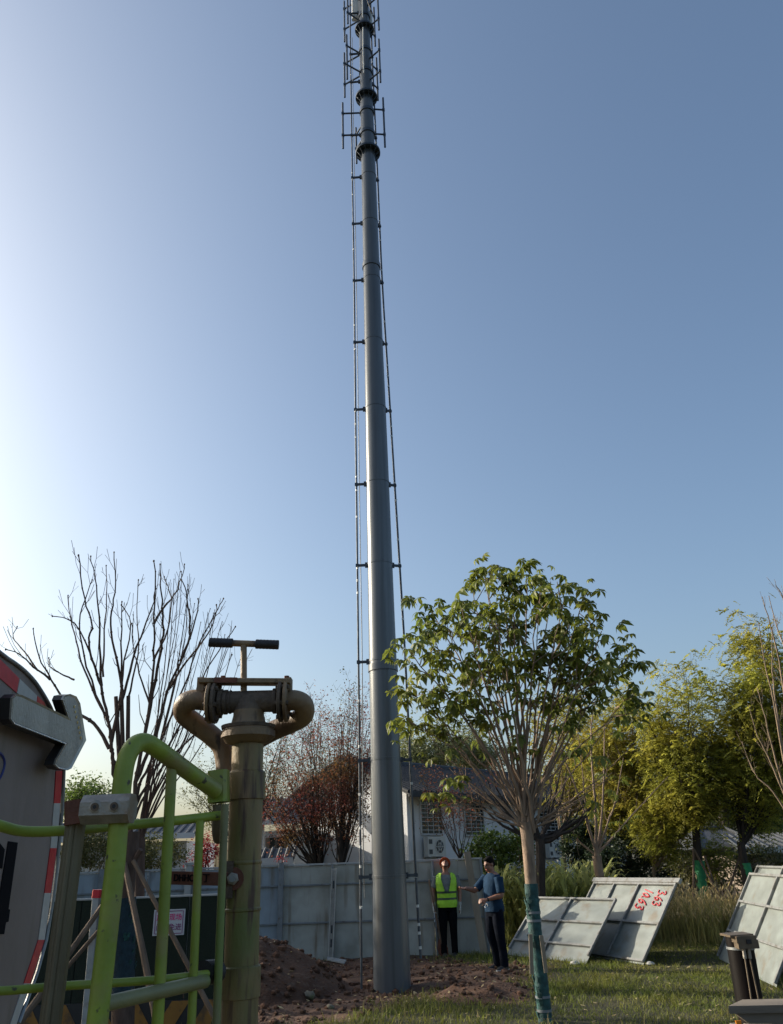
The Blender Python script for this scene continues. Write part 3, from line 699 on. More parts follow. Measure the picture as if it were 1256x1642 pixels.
# ------------------------------------------------------------------ houses behind the fence
def house_block(name, label, C, U, lu, lv, z_eave, ridge, over=.45, vdir=None, z0=-.1):
    U = Vector(U).normalized(); Vd = Vector((-U.y, U.x, 0)) if vdir is None else Vector(vdir).normalized()
    root = empty(name, C); tag(root, label, 'house')
    C = Vector((C[0], C[1], 0)); p = lambda u, v, z: C + U * u + Vd * v + Vector((0, 0, z))
    th = .18
    # four walls, butted
    for (u0, v0, u1, v1) in ((0, 0, lu, 0), (lu, th, lu, lv - th), (lu, lv, 0, lv), (0, lv - th, 0, th)):
        a, c = p(u0, v0, 0), p(u1, v1, 0); dd = (c - a).normalized(); inn = Vector((-dd.y, dd.x, 0))
        MB().prism([a + Vector((0, 0, z0)), c + Vector((0, 0, z0)), c + Vector((0, 0, z_eave)), a + Vector((0, 0, z_eave))], inn * th).build('wall', MT['house_wall'], root, smooth=False)
    # gables
    for u in (0.0, lu - th):
        MB().prism([p(u, .0, z_eave + .003), p(u, lv, z_eave + .003), p(u, lv / 2, ridge - .08)], U * th).build('gable', MT['house_wall'], root, smooth=False)
    sl = (ridge - z_eave) / (lv / 2)
    for s in (0, 1):
        v_e = -over if s == 0 else lv + over; ze = z_eave - sl * over + .05
        a, c, e_, f_ = p(-over, v_e, ze), p(lu + over, v_e, ze), p(lu + over, lv / 2, ridge + .05), p(-over, lv / 2, ridge + .05)
        MB().prism([a, c, e_, f_], (0, 0, .09)).build('roof', MT['roof_tile'], root, smooth=False)
        m_ = MB(); nt = int((lu + 2 * over) / .26)
        for k in range(nt + 1):
            q = a.lerp(c, k / nt) + Vector((0, 0, .10)); w = f_.lerp(e_, k / nt) + Vector((0, 0, .10)); m_.tube([q, q.lerp(w, .5), w], .055, 6)
        t_ = m_.build('roof_tiles', MT['roof_tile'], root); t_['kind'] = 'stuff'
        MB().bar(a + Vector((0, 0, .03)), c + Vector((0, 0, .03)), .05, .16, bev=.005).build('fascia', MT['roof_tile'], root, smooth=False)
    MB().tube([p(-over - .05, lv / 2, ridge + .16), p(lu + over + .05, lv / 2, ridge + .16)], .12, 8).build('ridge_tile', MT['roof_tile'], root)
    return root, p, U, Vd
HC = at(655, 1330, 25.5)
zc = at(655, 1268, 25.5).z
Ud = Vector((.66, .75, 0)).normalized()
hs, hp, U, Vd = house_block('white_house', 'long white house with dark tiled roof and barred windows behind the fence', (HC.x, HC.y, 0), Ud, 14.0, 4.9, zc, zc + 1.0, .55)
nF = Vector((U.y, -U.x, 0))
def wall_win(root, px0, py0, px1, py1, nrm, base, bars=(3, 9)):
    a = on_plane(px0, py0, base, nrm); c = on_plane(px1, py1, base, nrm); u = Vector((-nrm.y, nrm.x, 0)); w = (c - a).dot(u); z0, z1 = min(a.z, c.z), max(a.z, c.z)
    q = lambda s, z, o: Vector((a.x, a.y, 0)) + u * (w * s) + nrm * o + Vector((0, 0, z))
    MB().prism([q(0, z0, .006), q(1, z0, .006), q(1, z1, .006), q(0, z1, .006)], nrm * .006).build('window', MT['glass'], root, smooth=False)
    wn_ = root.children[-1]
    m_ = MB()
    for (s0, za, s1, zb) in ((0, z0, 1, z0), (0, z1, 1, z1)): m_.bar(q(s0, za, .02), q(s1, zb, .02), .06, .05)
    for s in (0, 1): m_.bar(q(s, z0 + .03, .02), q(s, z1 - .03, .02), .06, .05, up=nrm)
    m_.build('frame', MT['window_white'], wn_, smooth=False)
    for k in range(1, bars[0] + 1): MB().bar(q(k / (bars[0] + 1), z0, .09), q(k / (bars[0] + 1), z1, .09), .014, .014, up=nrm).build('bar', MT['window_white'], wn_, smooth=False)
    for k in range(bars[1] + 1):
        z = z0 + (z1 - z0) * k / bars[1]; MB().bar(q(-.02, z, .10), q(1.02, z, .10), .014, .018).build('bar', MT['window_white'], wn_, smooth=False)
base = hp(0, 0, 0)
wall_win(hs, 675, 1338, 706, 1279, nF, base); wall_win(hs, 746, 1340, 773, 1286, nF, base)
wall_win(hs, 868, 1348, 891, 1300, nF, base); wall_win(hs, 914, 1322, 938, 1297, nF, base)
MB().bar(hp(-.05, -.06, 0), hp(-.05, -.06, zc - .1), .09, .09, bev=.01).build('drain_pipe', MT['house_wall'], hs)
def ac(px, py, label, wpx):
    c = on_plane(px, py, base, nF); u = Vector((-nF.y, nF.x, 0)); s = scale_at(c); w = .86; h = .56; d = .18
    root = empty('air_conditioner', c + Vector((0, 0, -h / 2))); tag(root, label, 'air conditioner', 'air conditioners on the house wall')
    rot = Matrix((u, -nF, Vector((0, 0, 1)))).transposed()
    MB().box(c + nF * (.10 + d / 2), (w, d, h), rot).build('casing', MT['ac_white'], root, smooth=False)
    f0 = c + nF * (.103 + d) + u * (w * .14)
    MB().lathe([(0, .22), (.012, .22), (.012, .19), (0, .19)], f0, nF, 24, cap=False).build('fan_ring', MT['ac_white'], root)
    MB().lathe([(0, .19), (.003, .19)], f0, nF, 24).build('fan_opening', MT['ac_dark'], root)
    m_ = MB()
    for k in range(6):
        a = k * math.pi / 3; e = f0 + nF * .012 + (u * math.cos(a) + Vector((0, 0, 1)) * math.sin(a)) * .19; m_.tube([f0 + nF * .012, e], .010, 5)
    m_.lathe([(.006, .11), (.02, .11), (.02, .09), (.006, .09)], f0, nF, 16, cap=False); m_.build('fan_guard', MT['ac_white'], root)
    for s_ in (-.16, .16): MB().box(c + nF * (.104 + d) - u * (w * .36) + Vector((0, 0, s_ * .9)), (.16, .006, .13), rot).build('grille', MT['ac_dark'], root, smooth=False)
    for s_ in (-.3, .3): MB().bar(c + u * s_ + Vector((0, 0, -h / 2 - .025)), c + u * s_ + nF * (d + .08) + Vector((0, 0, -h / 2 - .025)), .04, .04).build('bracket', MT['galv'], root, smooth=False)
ac(690, 1358, 'air conditioner on the white wall right beside the mast, low under the first window', 40); ac(881, 1362, 'air conditioner on the white wall just right of the wrapped tree trunk', 40)

# lower wing with porch on the left of the mast
C2 = at(405, 1330, 25.0)
h2 = empty('porch_house', (C2.x, 25.5, 0)); tag(h2, 'low house with grey tiled roof and white porch posts behind the red trees', 'house')
def px_box(root, name, mat, x0, y0, x1, y1, Y, d, zmin=None):
    a, c = at(x0, y1, Y), at(x1, y0, Y); z0 = a.z if zmin is None else zmin
    return MB().box(((a.x + c.x) / 2, Y + d / 2, (z0 + c.z) / 2), (c.x - a.x, d, c.z - z0)).build(name, MT[mat], root, smooth=False)
px_box(h2, 'wall', 'house_wall', 395, 1330, 508, 1400, 26.2, 4, -.1)
px_box(h2, 'wall', 'brick_dim', 425, 1342, 462, 1372, 26.1, .06)
px_box(h2, 'window', 'glass', 432, 1343, 456, 1366, 26.0, .05)
for x in (418, 467, 503): px_box(h2, 'porch_post', 'house_wall', x, 1300, x + 6, 1400, 24.6, .14, 0)
a0, a1 = at(395, 1322, 24.3), at(510, 1316, 24.3); rz = at(450, 1285, 27.5).z
def tiled_plane(root, a, c, e, f):
    MB().prism([a, c, e, f], (0, 0, .1)).build('roof', MT['roof_grey'], root, smooth=False)
    m_ = MB(); n = max(6, int((c - a).length / .24))
    for k in range(n + 1): m_.tube([a.lerp(c, k / n) + Vector((0, 0, .11)), f.lerp(e, k / n) + Vector((0, 0, .11))], .045, 6)
    t_ = m_.build('roof_tiles', MT['roof_grey'], root); t_['kind'] = 'stuff'
    MB().bar(a + Vector((0, -.02, .05)), c + Vector((0, -.02, .05)), .06, .16).build('fascia', MT['house_wall'], root, smooth=False)
tiled_plane(h2, Vector((a0.x, 24.3, a0.z)), Vector((a1.x, 24.3, a0.z)), Vector((a1.x, 27.5, rz)), Vector((a0.x, 27.5, rz)))
for k in range(13):
    x = at(472 + 2.6 * k, 1350, 24.5).x; MB().bar((x, 24.55, at(480, 1380, 24.55).z), (x, 24.55, at(480, 1345, 24.55).z), .02, .02).build('baluster', MT['window_white'], h2, smooth=False)
for y in (1345, 1380):
    a, c = at(470, y, 24.5), at(504, y, 24.5); MB().bar((a.x, 24.5, a.z), (c.x, 24.5, a.z), .05, .06).build('balustrade_rail', MT['window_white'], h2, smooth=False)
w2 = empty('garden_wall', (at(430, 1380, 22).x, 22, 0)); tag(w2, 'low garden wall capped with grey tiles, just above the fence left of the red trees', 'wall')
px_box(w2, 'wall', 'house_wall', 395, 1384, 470, 1400, 22.4, .25, 0)
a, c = at(395, 1386, 22.0), at(470, 1386, 22.0); e, f_ = at(470, 1366, 22.55), at(395, 1366, 22.55)
tiled_plane(w2, Vector((a.x, 22.0, a.z)), Vector((c.x, 22.0, a.z)), Vector((c.x, 22.6, e.z)), Vector((a.x, 22.6, e.z)))
# long low house far left
h3 = empty('low_house', (at(220, 1350, 26).x, 26, 0)); tag(h3, 'low house with blue grey roof seen through the green railing', 'house')
px_box(h3, 'wall', 'house_wall', 60, 1348, 300, 1400, 26.4, 4, -.1)
a, c = at(50, 1350, 25.7), at(312, 1342, 25.7); e = at(312, 1316, 28.3)
tiled_plane(h3, Vector((a.x, 25.7, c.z)), Vector((c.x, 25.7, c.z)), Vector((c.x - .3, 28.4, e.z)), Vector((a.x, 28.4, e.z)))
for x in (222, 262): px_box(h3, 'porch_post', 'house_wall', x, 1346, x + 5, 1400, 25.9, .14, 0)
# pavilion and flat house on the right
pv = empty('pavilion', (at(1160, 1350, 27).x, 27.5, 0)); tag(pv, 'small pavilion with a dark hipped roof behind the green wrapped trunks', 'pavilion')
a, c = at(1123, 1362, 26), at(1226, 1357, 26); tz = at(1165, 1328, 27.5); ez = (a.z + c.z) / 2
A_, B_, C_, D_ = Vector((a.x, 26, ez)), Vector((c.x, 26, ez)), Vector((c.x, 29.5, ez)), Vector((a.x, 29.5, ez)); xm = (a.x + c.x) / 2
E_, F_ = Vector((xm - .5, 27.7, tz.z)), Vector((xm + .5, 27.7, tz.z))
MB().add([A_, B_, C_, D_, E_, F_], [(0, 1, 5, 4), (1, 2, 5), (2, 3, 4, 5), (3, 0, 4), (0, 3, 2, 1)]).build('roof', MT['roof_grey'], pv, smooth=False)
m_ = MB()
for p_, q_ in ((A_, E_), (B_, F_), (E_, F_)): m_.tube([p_ + Vector((0, 0, .03)), q_ + Vector((0, 0, .03))], .06, 6)
m_.build('ridge_tile', MT['roof_tile'], pv)
for x in (a.x + .3, xm - .4, xm + .4, c.x - .3): MB().bar((x, 26.4, -.1), (x, 26.4, ez - .002), .18, .18, bev=.02).build('pillar', MT['brick_dim'], pv)
MB().box((xm, 28.6, ez / 2), (c.x - a.x - .6, .2, ez - .06)).build('wall', MT['brick_dim'], pv, smooth=False)
fh = empty('flat_house', (at(1240, 1370, 24).x, 25, 0)); tag(fh, 'low house with a shallow grey roof at the right edge', 'house')
px_box(fh, 'wall', 'brick_dim', 1196, 1366, 1330, 1420, 24.3, 4, -.1)
a, c = at(1190, 1368, 23.9), at(1340, 1362, 23.9); e = at(1225, 1343, 26)
tiled_plane(fh, Vector((a.x, 23.9, a.z)), Vector((c.x, 23.9, a.z)), Vector((c.x, 26.4, e.z)), Vector((a.x + .5, 26.4, e.z)))
# ------------------------------------------------------------------ trees
def leaf_quads(P, size, rs, droop=.35, aspect=.5):
    """pointed folded leaves hanging from the points P: one quad each"""
    n = len(P); a = rs.uniform(0, 6.283, n); el = rs.normal(-droop, .55, n)
    d = np.stack([np.cos(a) * np.cos(el), np.sin(a) * np.cos(el), np.sin(el)], 1)
    q = rs.normal(0, 1, (n, 3)); q -= d * (q * d).sum(1)[:, None]; q /= np.linalg.norm(q, axis=1)[:, None]
    s = (size * rs.uniform(.6, 1.3, n))[:, None]; up = np.cross(d, q)
    A = P; B = P + d * s * .5 + q * s * aspect * .5 + up * s * .06; C = P + d * s; D = P + d * s * .5 - q * s * aspect * .5 + up * s * .06
    return np.stack([A, B, C, D], 1).reshape(-1, 3), (np.arange(n)[:, None] * 4 + np.arange(4)[None, :])
def sprays(P, size, rs, droop=.45, pairs=5):
    """feathered leaves: a stalk from each point with leaflets in pairs"""
    n = len(P); a = rs.uniform(0, 6.283, n); el = rs.normal(-.1, .45, n); L_ = size * rs.uniform(.7, 1.3, n)
    d = np.stack([np.cos(a) * np.cos(el), np.sin(a) * np.cos(el), np.sin(el)], 1); sd = np.stack([-np.sin(a), np.cos(a), rs.normal(0, .35, n)], 1); sd /= np.linalg.norm(sd, axis=1)[:, None]
    V, F_ = [], []; dn = np.array([0, 0, -1.0])
    for k in range(pairs):
        t = .22 + .78 * k / (pairs - 1); b = P + d * (L_ * t)[:, None] + dn * (L_ * droop * t * t)[:, None]
        for s in (-1, 1):
            ll = (L_ * .30 * (1.1 - .45 * abs(t - .5)) * rs.uniform(.8, 1.2, n))[:, None]; o_ = sd * s * .85 + d * .5 + dn * .25 + rs.normal(0, .12, (n, 3)); w = (d - dn * .2) * .34
            V.append(np.stack([b, b + o_ * ll * .5 + w * ll, b + o_ * ll, b + o_ * ll * .5 - w * ll], 1))
    V = np.concatenate(V).reshape(-1, 3); return V, np.arange(len(V)).reshape(-1, 4)
def wob(pts, amt, rr):
    return [p + Vector((rr.gauss(0, amt), rr.gauss(0, amt), rr.gauss(0, amt))) * (0 if i == 0 else 1) for i, p in enumerate(pts)]
def grow_limb(mb, p0, tip, r0, rr, twigs=5, tw_len=.35, sides=5, sub=2, bow=.5, start=.35):
    """bowed limb with side twigs; returns the points where leaves can sit"""
    ctrl = p0.lerp(tip, .45); ctrl.z = p0.z + (tip.z - p0.z) * (.30 + .25 * rr.random()) - .05; ctrl.x = p0.x + (tip.x - p0.x) * (bow + .25 * rr.random()); ctrl.y = p0.y + (tip.y - p0.y) * (bow + .25 * rr.random())
    L_ = (tip - p0).length; pts = wob(bez(p0, ctrl, tip, 7), .012 * L_, rr)
    mb.tube(pts, [max(.004, r0 * (1 - .82 * i / 7)) for i in range(8)], sides, cap=False)
    leafp = []
    for k in range(twigs):
        t = start + (1 - start) * (k + rr.random()) / twigs; i = min(6, int(t * 7)); b = pts[i].lerp(pts[i + 1], t * 7 - i)
        d = (pts[i + 1] - pts[i]).normalized(); s = Vector((rr.gauss(0, 1), rr.gauss(0, 1), rr.gauss(0, .6))).normalized()
        l = tw_len * rr.uniform(.5, 1.2); e = b + (d * .75 + s * .75).normalized() * l; m = b.lerp(e, .5) + Vector((0, 0, -.05 * l))
        rt = max(.0035, r0 * .28 * (1.1 - t)); mb.tube([b, m, e], [rt, rt * .75, max(.0025, rt * .5)], 4, cap=False)
        leafp += [b.lerp(e, .35), m, e, e]
        for j in range(sub):
            b2 = b.lerp(e, rr.uniform(.3, .9)); s2 = Vector((rr.gauss(0, 1), rr.gauss(0, 1), rr.gauss(.1, .7))).normalized(); e2 = b2 + ((e - b).normalized() * .6 + s2 * .7).normalized() * l * .6
            mb.tube([b2, e2], [max(.0028, rt * .55), .0022], 3, cap=False); leafp += [b2.lerp(e2, .6), e2]
    leafp += [pts[-1], pts[-1], pts[-2]]
    return leafp
def crown_tree(name, label, cat, Y, trunk, ells, n_limbs, n_leaf, leaf, bark, leafmat, group=None, seed=1, r0=.04, twigs=6, tw_len=.4, sig=.12, depth=1.0, fork_up=None, base_z=None, stems=None, sub=2, droop=.3, crown_name='crown', aspect=.5, bow=.35):
    """trunk: [(px, py, radius)], from the ground up; ells: crown ellipses in photograph pixels (cx, cy, rx, ry, share)"""
    rr = random.Random(seed); rs = np.random.RandomState(seed)
    T = [at(px, py, Y) for px, py, _ in trunk]
    if base_z is None: base_z = ground_z(T[0].x, T[0].y) - .05
    if T[0].z > base_z + .05: T.insert(0, Vector((T[0].x, T[0].y, base_z))); trunk = [(0, 0, trunk[0][2] * 1.15)] + list(trunk)
    else: T[0].z = base_z
    root = empty(name, (T[0].x, T[0].y, max(base_z, 0))); tag(root, label, cat, group)
    MB().tube(smooth_path(T, 3), [trunk[min(len(trunk) - 1, i // 3)][2] * (1 - (i % 3) / 3) + trunk[min(len(trunk) - 1, i // 3 + 1)][2] * (i % 3) / 3 for i in range((len(T) - 1) * 3 + 1)], 9).build('trunk', MT[bark], root)
    fork = T[-1]; pts = []; tot = sum(e[4] for e in ells)
    for (cx, cy, rx, ry, sh) in ells:
        c = at(cx, cy, Y); s = scale_at(c); ax, az = rx / s, ry / s * 1.02
        for k in range(max(1, round(n_limbs * sh / tot))):
            while True:
                q = Vector((rr.uniform(-1, 1), rr.uniform(-1, 1), rr.uniform(-1, 1)))
                if .35 < q.length < 1: break
            tip = c + Vector((q.x * ax, q.y * ax * depth, q.z * az))
            if tip.z < fork.z + .25: tip.z = fork.z + .25 + abs(tip.z - fork.z) * .3
            m_ = MB(); st = T[-1].lerp(T[-2], rr.uniform(0, .25))
            pts += grow_limb(m_, st, tip, r0 * rr.uniform(.6, 1.1), rr, twigs, tw_len, 5, sub, bow)
            m_.build('branch', MT[bark], root)
    if n_leaf:
        A = np.array([tuple(p) for p in pts]); P = A[rs.randint(0, len(A), n_leaf)] + rs.normal(0, sig, (n_leaf, 3))
        if leafmat in ('leaf_yellowgreen', 'leaf_mustard'):
            n1 = n_leaf // 16; P = [A[rs.randint(0, len(A), n1)] + rs.normal(0, sig * .9, (n1, 3))]
            for (cx, cy, rx, ry, sh) in ells:            # sprays out to the crown's rim, in clumps
                c = at(cx, cy, Y); s = scale_at(c); K = int(22 + 60 * sh); n2 = int(n_leaf / 12 * sh / tot)
                q = rs.normal(0, 1, (K, 3)); q /= np.linalg.norm(q, axis=1)[:, None]; q *= rs.uniform(.55, 1.08, K)[:, None]
                cl = np.array(tuple(c)) + q * np.array([rx / s, rx / s * .85, ry / s]); P.append(cl[rs.randint(0, K, n2)] + rs.normal(0, .17, (n2, 3)))
            P = np.concatenate(P); P = P[P[:, 2] > fork.z - .1]; v, f = sprays(P, leaf * 2.5, rs)
        else: v, f = leaf_quads(P, leaf, rs, droop, aspect)
        link(crown_name, npmesh(crown_name, v, f), MT[leafmat], root)
    return root, pts
def blob_bush(name, label, cat, Y, ells, n_leaf, leaf, leafmat, bark='bark_mid', seed=1, group=None, depth=.8, stems=6, base_y=None):
    rr = random.Random(seed); rs = np.random.RandomState(seed)
    c0 = at(ells[0][0], ells[0][1], Y); root = empty(name, (c0.x, Y, 0)); tag(root, label, cat, group)
    P = []; tot = sum(e[2] * e[3] for e in ells); m_ = MB()
    for (cx, cy, rx, ry) in ells:
        c = at(cx, cy, Y); s = scale_at(c); ax, az = rx / s, ry / s; n = int(n_leaf * rx * ry / tot)
        K = max(6, n // 60); q = rs.normal(0, 1, (K, 3)); q /= np.linalg.norm(q, axis=1)[:, None]; q *= (rs.uniform(.35, 1.0, K) ** .5)[:, None]
        cl = np.array(tuple(c)) + q * np.array([ax, ax * depth, az])
        P.append(cl[rs.randint(0, K, n)] + rs.normal(0, .13 * min(ax, az) + .03, (n, 3)))
        for k in range(stems):
            e = Vector(cl[rs.randint(0, K)]); b_ = Vector((c.x + rr.uniform(-.15, .15), Y + rr.uniform(-.1, .1), 0)); m_.tube(wob(bez(b_, b_.lerp(e, .5) + Vector((0, 0, .15)), e, 4), .02, rr), [.022, .018, .014, .01, .006], 5)
    P = np.concatenate(P); P[:, 2] = np.maximum(P[:, 2], .03)
    m_.build('stems', MT[bark], root); root.children[-1]['kind'] = 'stuff'
    v, f = leaf_quads(P, leaf, rs, .2); link('foliage', npmesh('foliage', v, f), MT[leafmat], root)
    return root

# far wood and trees behind everything
TB = 'distant trees behind the houses'
crown_tree('distant_tree', 'pale grey green tree rising behind the roof right of the mast', 'tree', 40, [(705, 1300, .2), (705, 1250, .15)], [(690, 1190, 42, 45, 1), (650, 1215, 22, 40, .6)], 26, 9000, .16, 'bark_mid', 'leaf_pale', TB, 3, .06, 6, 1.0, .3)
crown_tree('distant_tree', 'pale grey green tree behind the roof, just left of the wrapped tree crown', 'tree', 42, [(770, 1300, .2), (770, 1250, .15)], [(765, 1200, 45, 40, 1)], 18, 7000, .16, 'bark_mid', 'leaf_pale', TB, 4, .06, 6, 1.0, .3)
crown_tree('distant_tree', 'green tree top peeping over the hedge beside the red edged board', 'tree', 34, [(142, 1330, .2), (142, 1305, .15)], [(143, 1290, 34, 28, 1), (120, 1300, 25, 22, .5)], 20, 6000, .14, 'bark_mid', 'leaf_green', TB, 5, .05, 5, .7, .25)
crown_tree('distant_tree', 'dark conifer between the yellow green trees on the right', 'tree', 31, [(1162, 1330, .2), (1162, 1290, .15)], [(1162, 1245, 26, 48, 1)], 22, 9000, .13, 'bark_dark', 'leaf_dark', TB, 6, .05, 5, .5, .2, fork_up=None)
for i, (cx, cy, rx, ry, nl, mk, lb) in enumerate([(1215, 1290, 45, 55, 11000, 'leaf_green', 'grey green tree far behind the flat roofed house'), (1085, 1290, 60, 50, 9000, 'leaf_olive', 'olive tree filling the gap behind the leaning panels'), (955, 1235, 40, 50, 7000, 'leaf_pale', 'pale tree behind the corner of the white house'), (1290, 1240, 60, 90, 9000, 'leaf_green', 'green tree cut by the right edge of the picture')]):
    crown_tree('distant_tree', lb, 'tree', 33 + i, [(cx, cy + 90, .2), (cx, cy + 45, .14)], [(cx, cy, rx, ry, 1)], 24, nl, .15, 'bark_mid', mk, TB, 20 + i, .05, 6, .8, .28)
# yellow green trees on the right
YG = 'yellow green trees on the right'
y1, _ = crown_tree('yellow_tree', 'mustard green tree between the wrapped tree crown and the green wrapped trunk', 'tree', 22, [(1012, 1440, .07), (1010, 1380, .06), (1008, 1345, .055)], [(1010, 1172, 60, 66, 1), (962, 1205, 46, 70, .6), (1012, 1265, 60, 62, .9), (980, 1310, 28, 28, .25)], 58, 38000, .088, 'bark_mid', 'leaf_mustard', YG, 31, .03, 7, .5, .14)
y2, _ = crown_tree('yellow_tree', 'tall yellow green tree on the nearer green wrapped trunk', 'tree', 20.5, [(1127, 1440, .105), (1122, 1400, .10), (1117, 1345, .095), (1116, 1325, .09)], [(1108, 1148, 66, 90, 1), (1105, 1235, 72, 68, .9), (1060, 1200, 34, 55, .35), (1100, 1300, 45, 30, .25)], 56, 34000, .085, 'bark_dark', 'leaf_yellowgreen', YG, 32, .035, 7, .5, .13)
y3, _ = crown_tree('yellow_tree', 'yellow green tree at the right edge behind the bare branches', 'tree', 20, [(1203, 1440, .10), (1194, 1390, .095), (1188, 1350, .09)], [(1218, 1085, 58, 98, 1), (1200, 1190, 56, 64, .7), (1246, 1140, 44, 100, 1.0), (1225, 1280, 44, 44, .3)], 56, 44000, .092, 'bark_dark', 'leaf_yellowgreen', YG, 33, .035, 7, .5, .13)
y4, _ = crown_tree('yellow_tree', 'olive yellow tree seen through the stems of the wrapped tree', 'tree', 24, [(905, 1400, .07), (905, 1350, .06)], [(905, 1170, 55, 60, 1), (940, 1220, 30, 50, .4)], 30, 14000, .095, 'bark_mid', 'leaf_mustard', YG, 34, .03, 6, .5, .15)
y5, _ = crown_tree('yellow_tree', 'low yellow green sapling under the pavilion roof', 'tree', 21.5, [(1150, 1430, .03), (1148, 1400, .025)], [(1145, 1368, 26, 26, 1)], 9, 2200, .08, 'bark_mid', 'leaf_yellowgreen', YG, 35, .015, 5, .25, .09)
y6, _ = crown_tree('yellow_tree', 'low green sapling behind the cap of the panel with red figures', 'tree', 21, [(1050, 1430, .04), (1048, 1390, .035)], [(1050, 1325, 42, 40, 1), (1085, 1345, 25, 25, .3)], 22, 9000, .085, 'bark_mid', 'leaf_yellowgreen', YG, 36, .018, 5, .3, .1)
for rt, a, b_, r in ((y2, (1128, 1440), (1121, 1380), .118), (y3, (1203, 1420), (1195, 1384), .112)):
    Yv = 20.5 if rt is y2 else 20; p, q = at(*a, Yv), at(*b_, Yv); p.z = max(p.z, .05)
    m_ = MB(); P_ = [p.lerp(q, i / 9) for i in range(10)]; m_.tube(P_, [r * (1 + .05 * (i % 2)) for i in range(10)], 12); m_.build('trunk_wrap', MT['wrap_green'], rt)
SG = 'support stakes of the green wrapped trees'
def stake(p, q, r, label, mat='stake_wood', group=None):
    o = MB().tube([p, p.lerp(q, .5) + Vector((.008, 0, 0)), q], [r, r * .95, r * .85], 7).build('support_stake', MT[mat]); tag(o, label, 'stake', group); return o
for (a, b_, lb) in [((1112, 1360), (1103, 1445), 'upright stake left of the nearer green wrapped trunk'), ((1113, 1362), (1172, 1440), 'long slanting stake running right from the nearer green wrapped trunk'), ((1186, 1372), (1138, 1442), 'slanting stake running left from the farther green wrapped trunk'), ((1130, 1372), (1160, 1442), 'short slanting stake just right of the nearer green wrapped trunk')]:
    p, q = at(*b_, 19.9), at(*a, 20.3); p.z = .02; stake(p, q, .028, lb, group=SG)
# red leaved trees behind the fence
RG = 'red leaved trees behind the fence'
crown_tree('red_tree', 'red leaved tree with dark stems just right of the beige riser', 'tree', 20.5, [(515, 1412, .06), (513, 1400, .055)], [(505, 1215, 62, 72, 1), (445, 1245, 46, 60, .8), (515, 1150, 55, 45, .4), (490, 1290, 60, 30, .35)], 42, 9500, .056, 'bark_dark', 'leaf_red', RG, 41, .026, 10, .55, .085, bow=.45, sub=3)
crown_tree('red_tree', 'red leaved tree with forked dark stems touching the mast', 'tree', 20, [(545, 1412, .055), (546, 1398, .05)], [(568, 1200, 40, 80, 1), (540, 1235, 46, 55, .6), (570, 1130, 22, 45, .25)], 30, 8500, .056, 'bark_dark', 'leaf_red', RG, 42, .024, 10, .5, .085, bow=.45, sub=3)
crown_tree('red_tree', 'sparse dark red tree before the barred windows right of the mast', 'tree', 20, [(738, 1395, .05), (738, 1376, .045)], [(680, 1258, 40, 26, 1), (735, 1268, 40, 24, .8), (790, 1268, 30, 20, .4)], 10, 1500, .055, 'bark_dark', 'leaf_red', RG, 43, .017, 4, .4, .12, bow=.35)
crown_tree('olive_tree', 'thin leaved olive tree behind the beige riser and its bends', 'tree', 22, [(400, 1400, .05), (398, 1370, .045)], [(380, 1230, 50, 60, 1), (435, 1190, 30, 60, .5), (330, 1260, 35, 50, .5), (470, 1150, 26, 40, .3)], 34, 6500, .06, 'bark_dark', 'leaf_olive', None, 44, .022, 9, .5, .08, sub=3)
crown_tree('olive_tree', 'thin leaved olive shoots standing above the red trees', 'tree', 23, [(545, 1400, .05), (545, 1340, .045)], [(560, 1130, 26, 40, 1), (500, 1145, 40, 40, .9), (480, 1180, 30, 40, .5)], 26, 2600, .06, 'bark_dark', 'leaf_olive', None, 45, .018, 8, .45, .07, sub=3)
blob_bush('red_shrub', 'small scarlet shrub above the fence behind the green balusters', 'shrub', 19.6, [(335, 1366, 24, 26), (320, 1380, 20, 20)], 1500, .06, 'leaf_scarlet', 'bark_dark', 51)
o = blob_bush('flowers', 'small red flowers above the fence post left of the red trees', 'flowers', 18.4, [(451, 1377, 7, 4)], 60, .05, 'leaf_scarlet', 'bark_dark', 52, stems=3)
# hedge and bushes
blob_bush('hedge_bush', 'olive hedge bush between the red edged board and the thick green rail', 'bush', 20.5, [(150, 1358, 34, 30), (125, 1365, 30, 30)], 5200, .065, 'leaf_olive', 'bark_mid', 53, stems=4)
blob_bush('hedge_bush', 'olive hedge bush behind the first green baluster', 'bush', 20.5, [(255, 1368, 46, 26), (225, 1375, 30, 24)], 5200, .065, 'leaf_olive', 'bark_mid', 54, stems=4)
blob_bush('green_bush', 'leafy green bush rising behind the plank and the man in blue', 'bush', 20, [(785, 1372, 32, 34), (825, 1360, 30, 30), (760, 1400, 20, 30)], 6500, .09, 'leaf_green', 'bark_mid', 55)
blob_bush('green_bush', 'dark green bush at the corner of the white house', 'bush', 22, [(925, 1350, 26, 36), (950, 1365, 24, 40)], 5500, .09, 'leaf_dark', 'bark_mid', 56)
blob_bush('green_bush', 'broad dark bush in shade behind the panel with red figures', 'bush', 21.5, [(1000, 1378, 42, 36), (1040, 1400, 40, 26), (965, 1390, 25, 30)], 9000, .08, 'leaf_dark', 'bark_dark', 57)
blob_bush('green_bush', 'low dark bush behind the crossed stakes', 'bush', 22.5, [(1110, 1395, 40, 28), (1170, 1398, 45, 26), (1225, 1390, 40, 30)], 8000, .08, 'leaf_olive', 'bark_dark', 58)
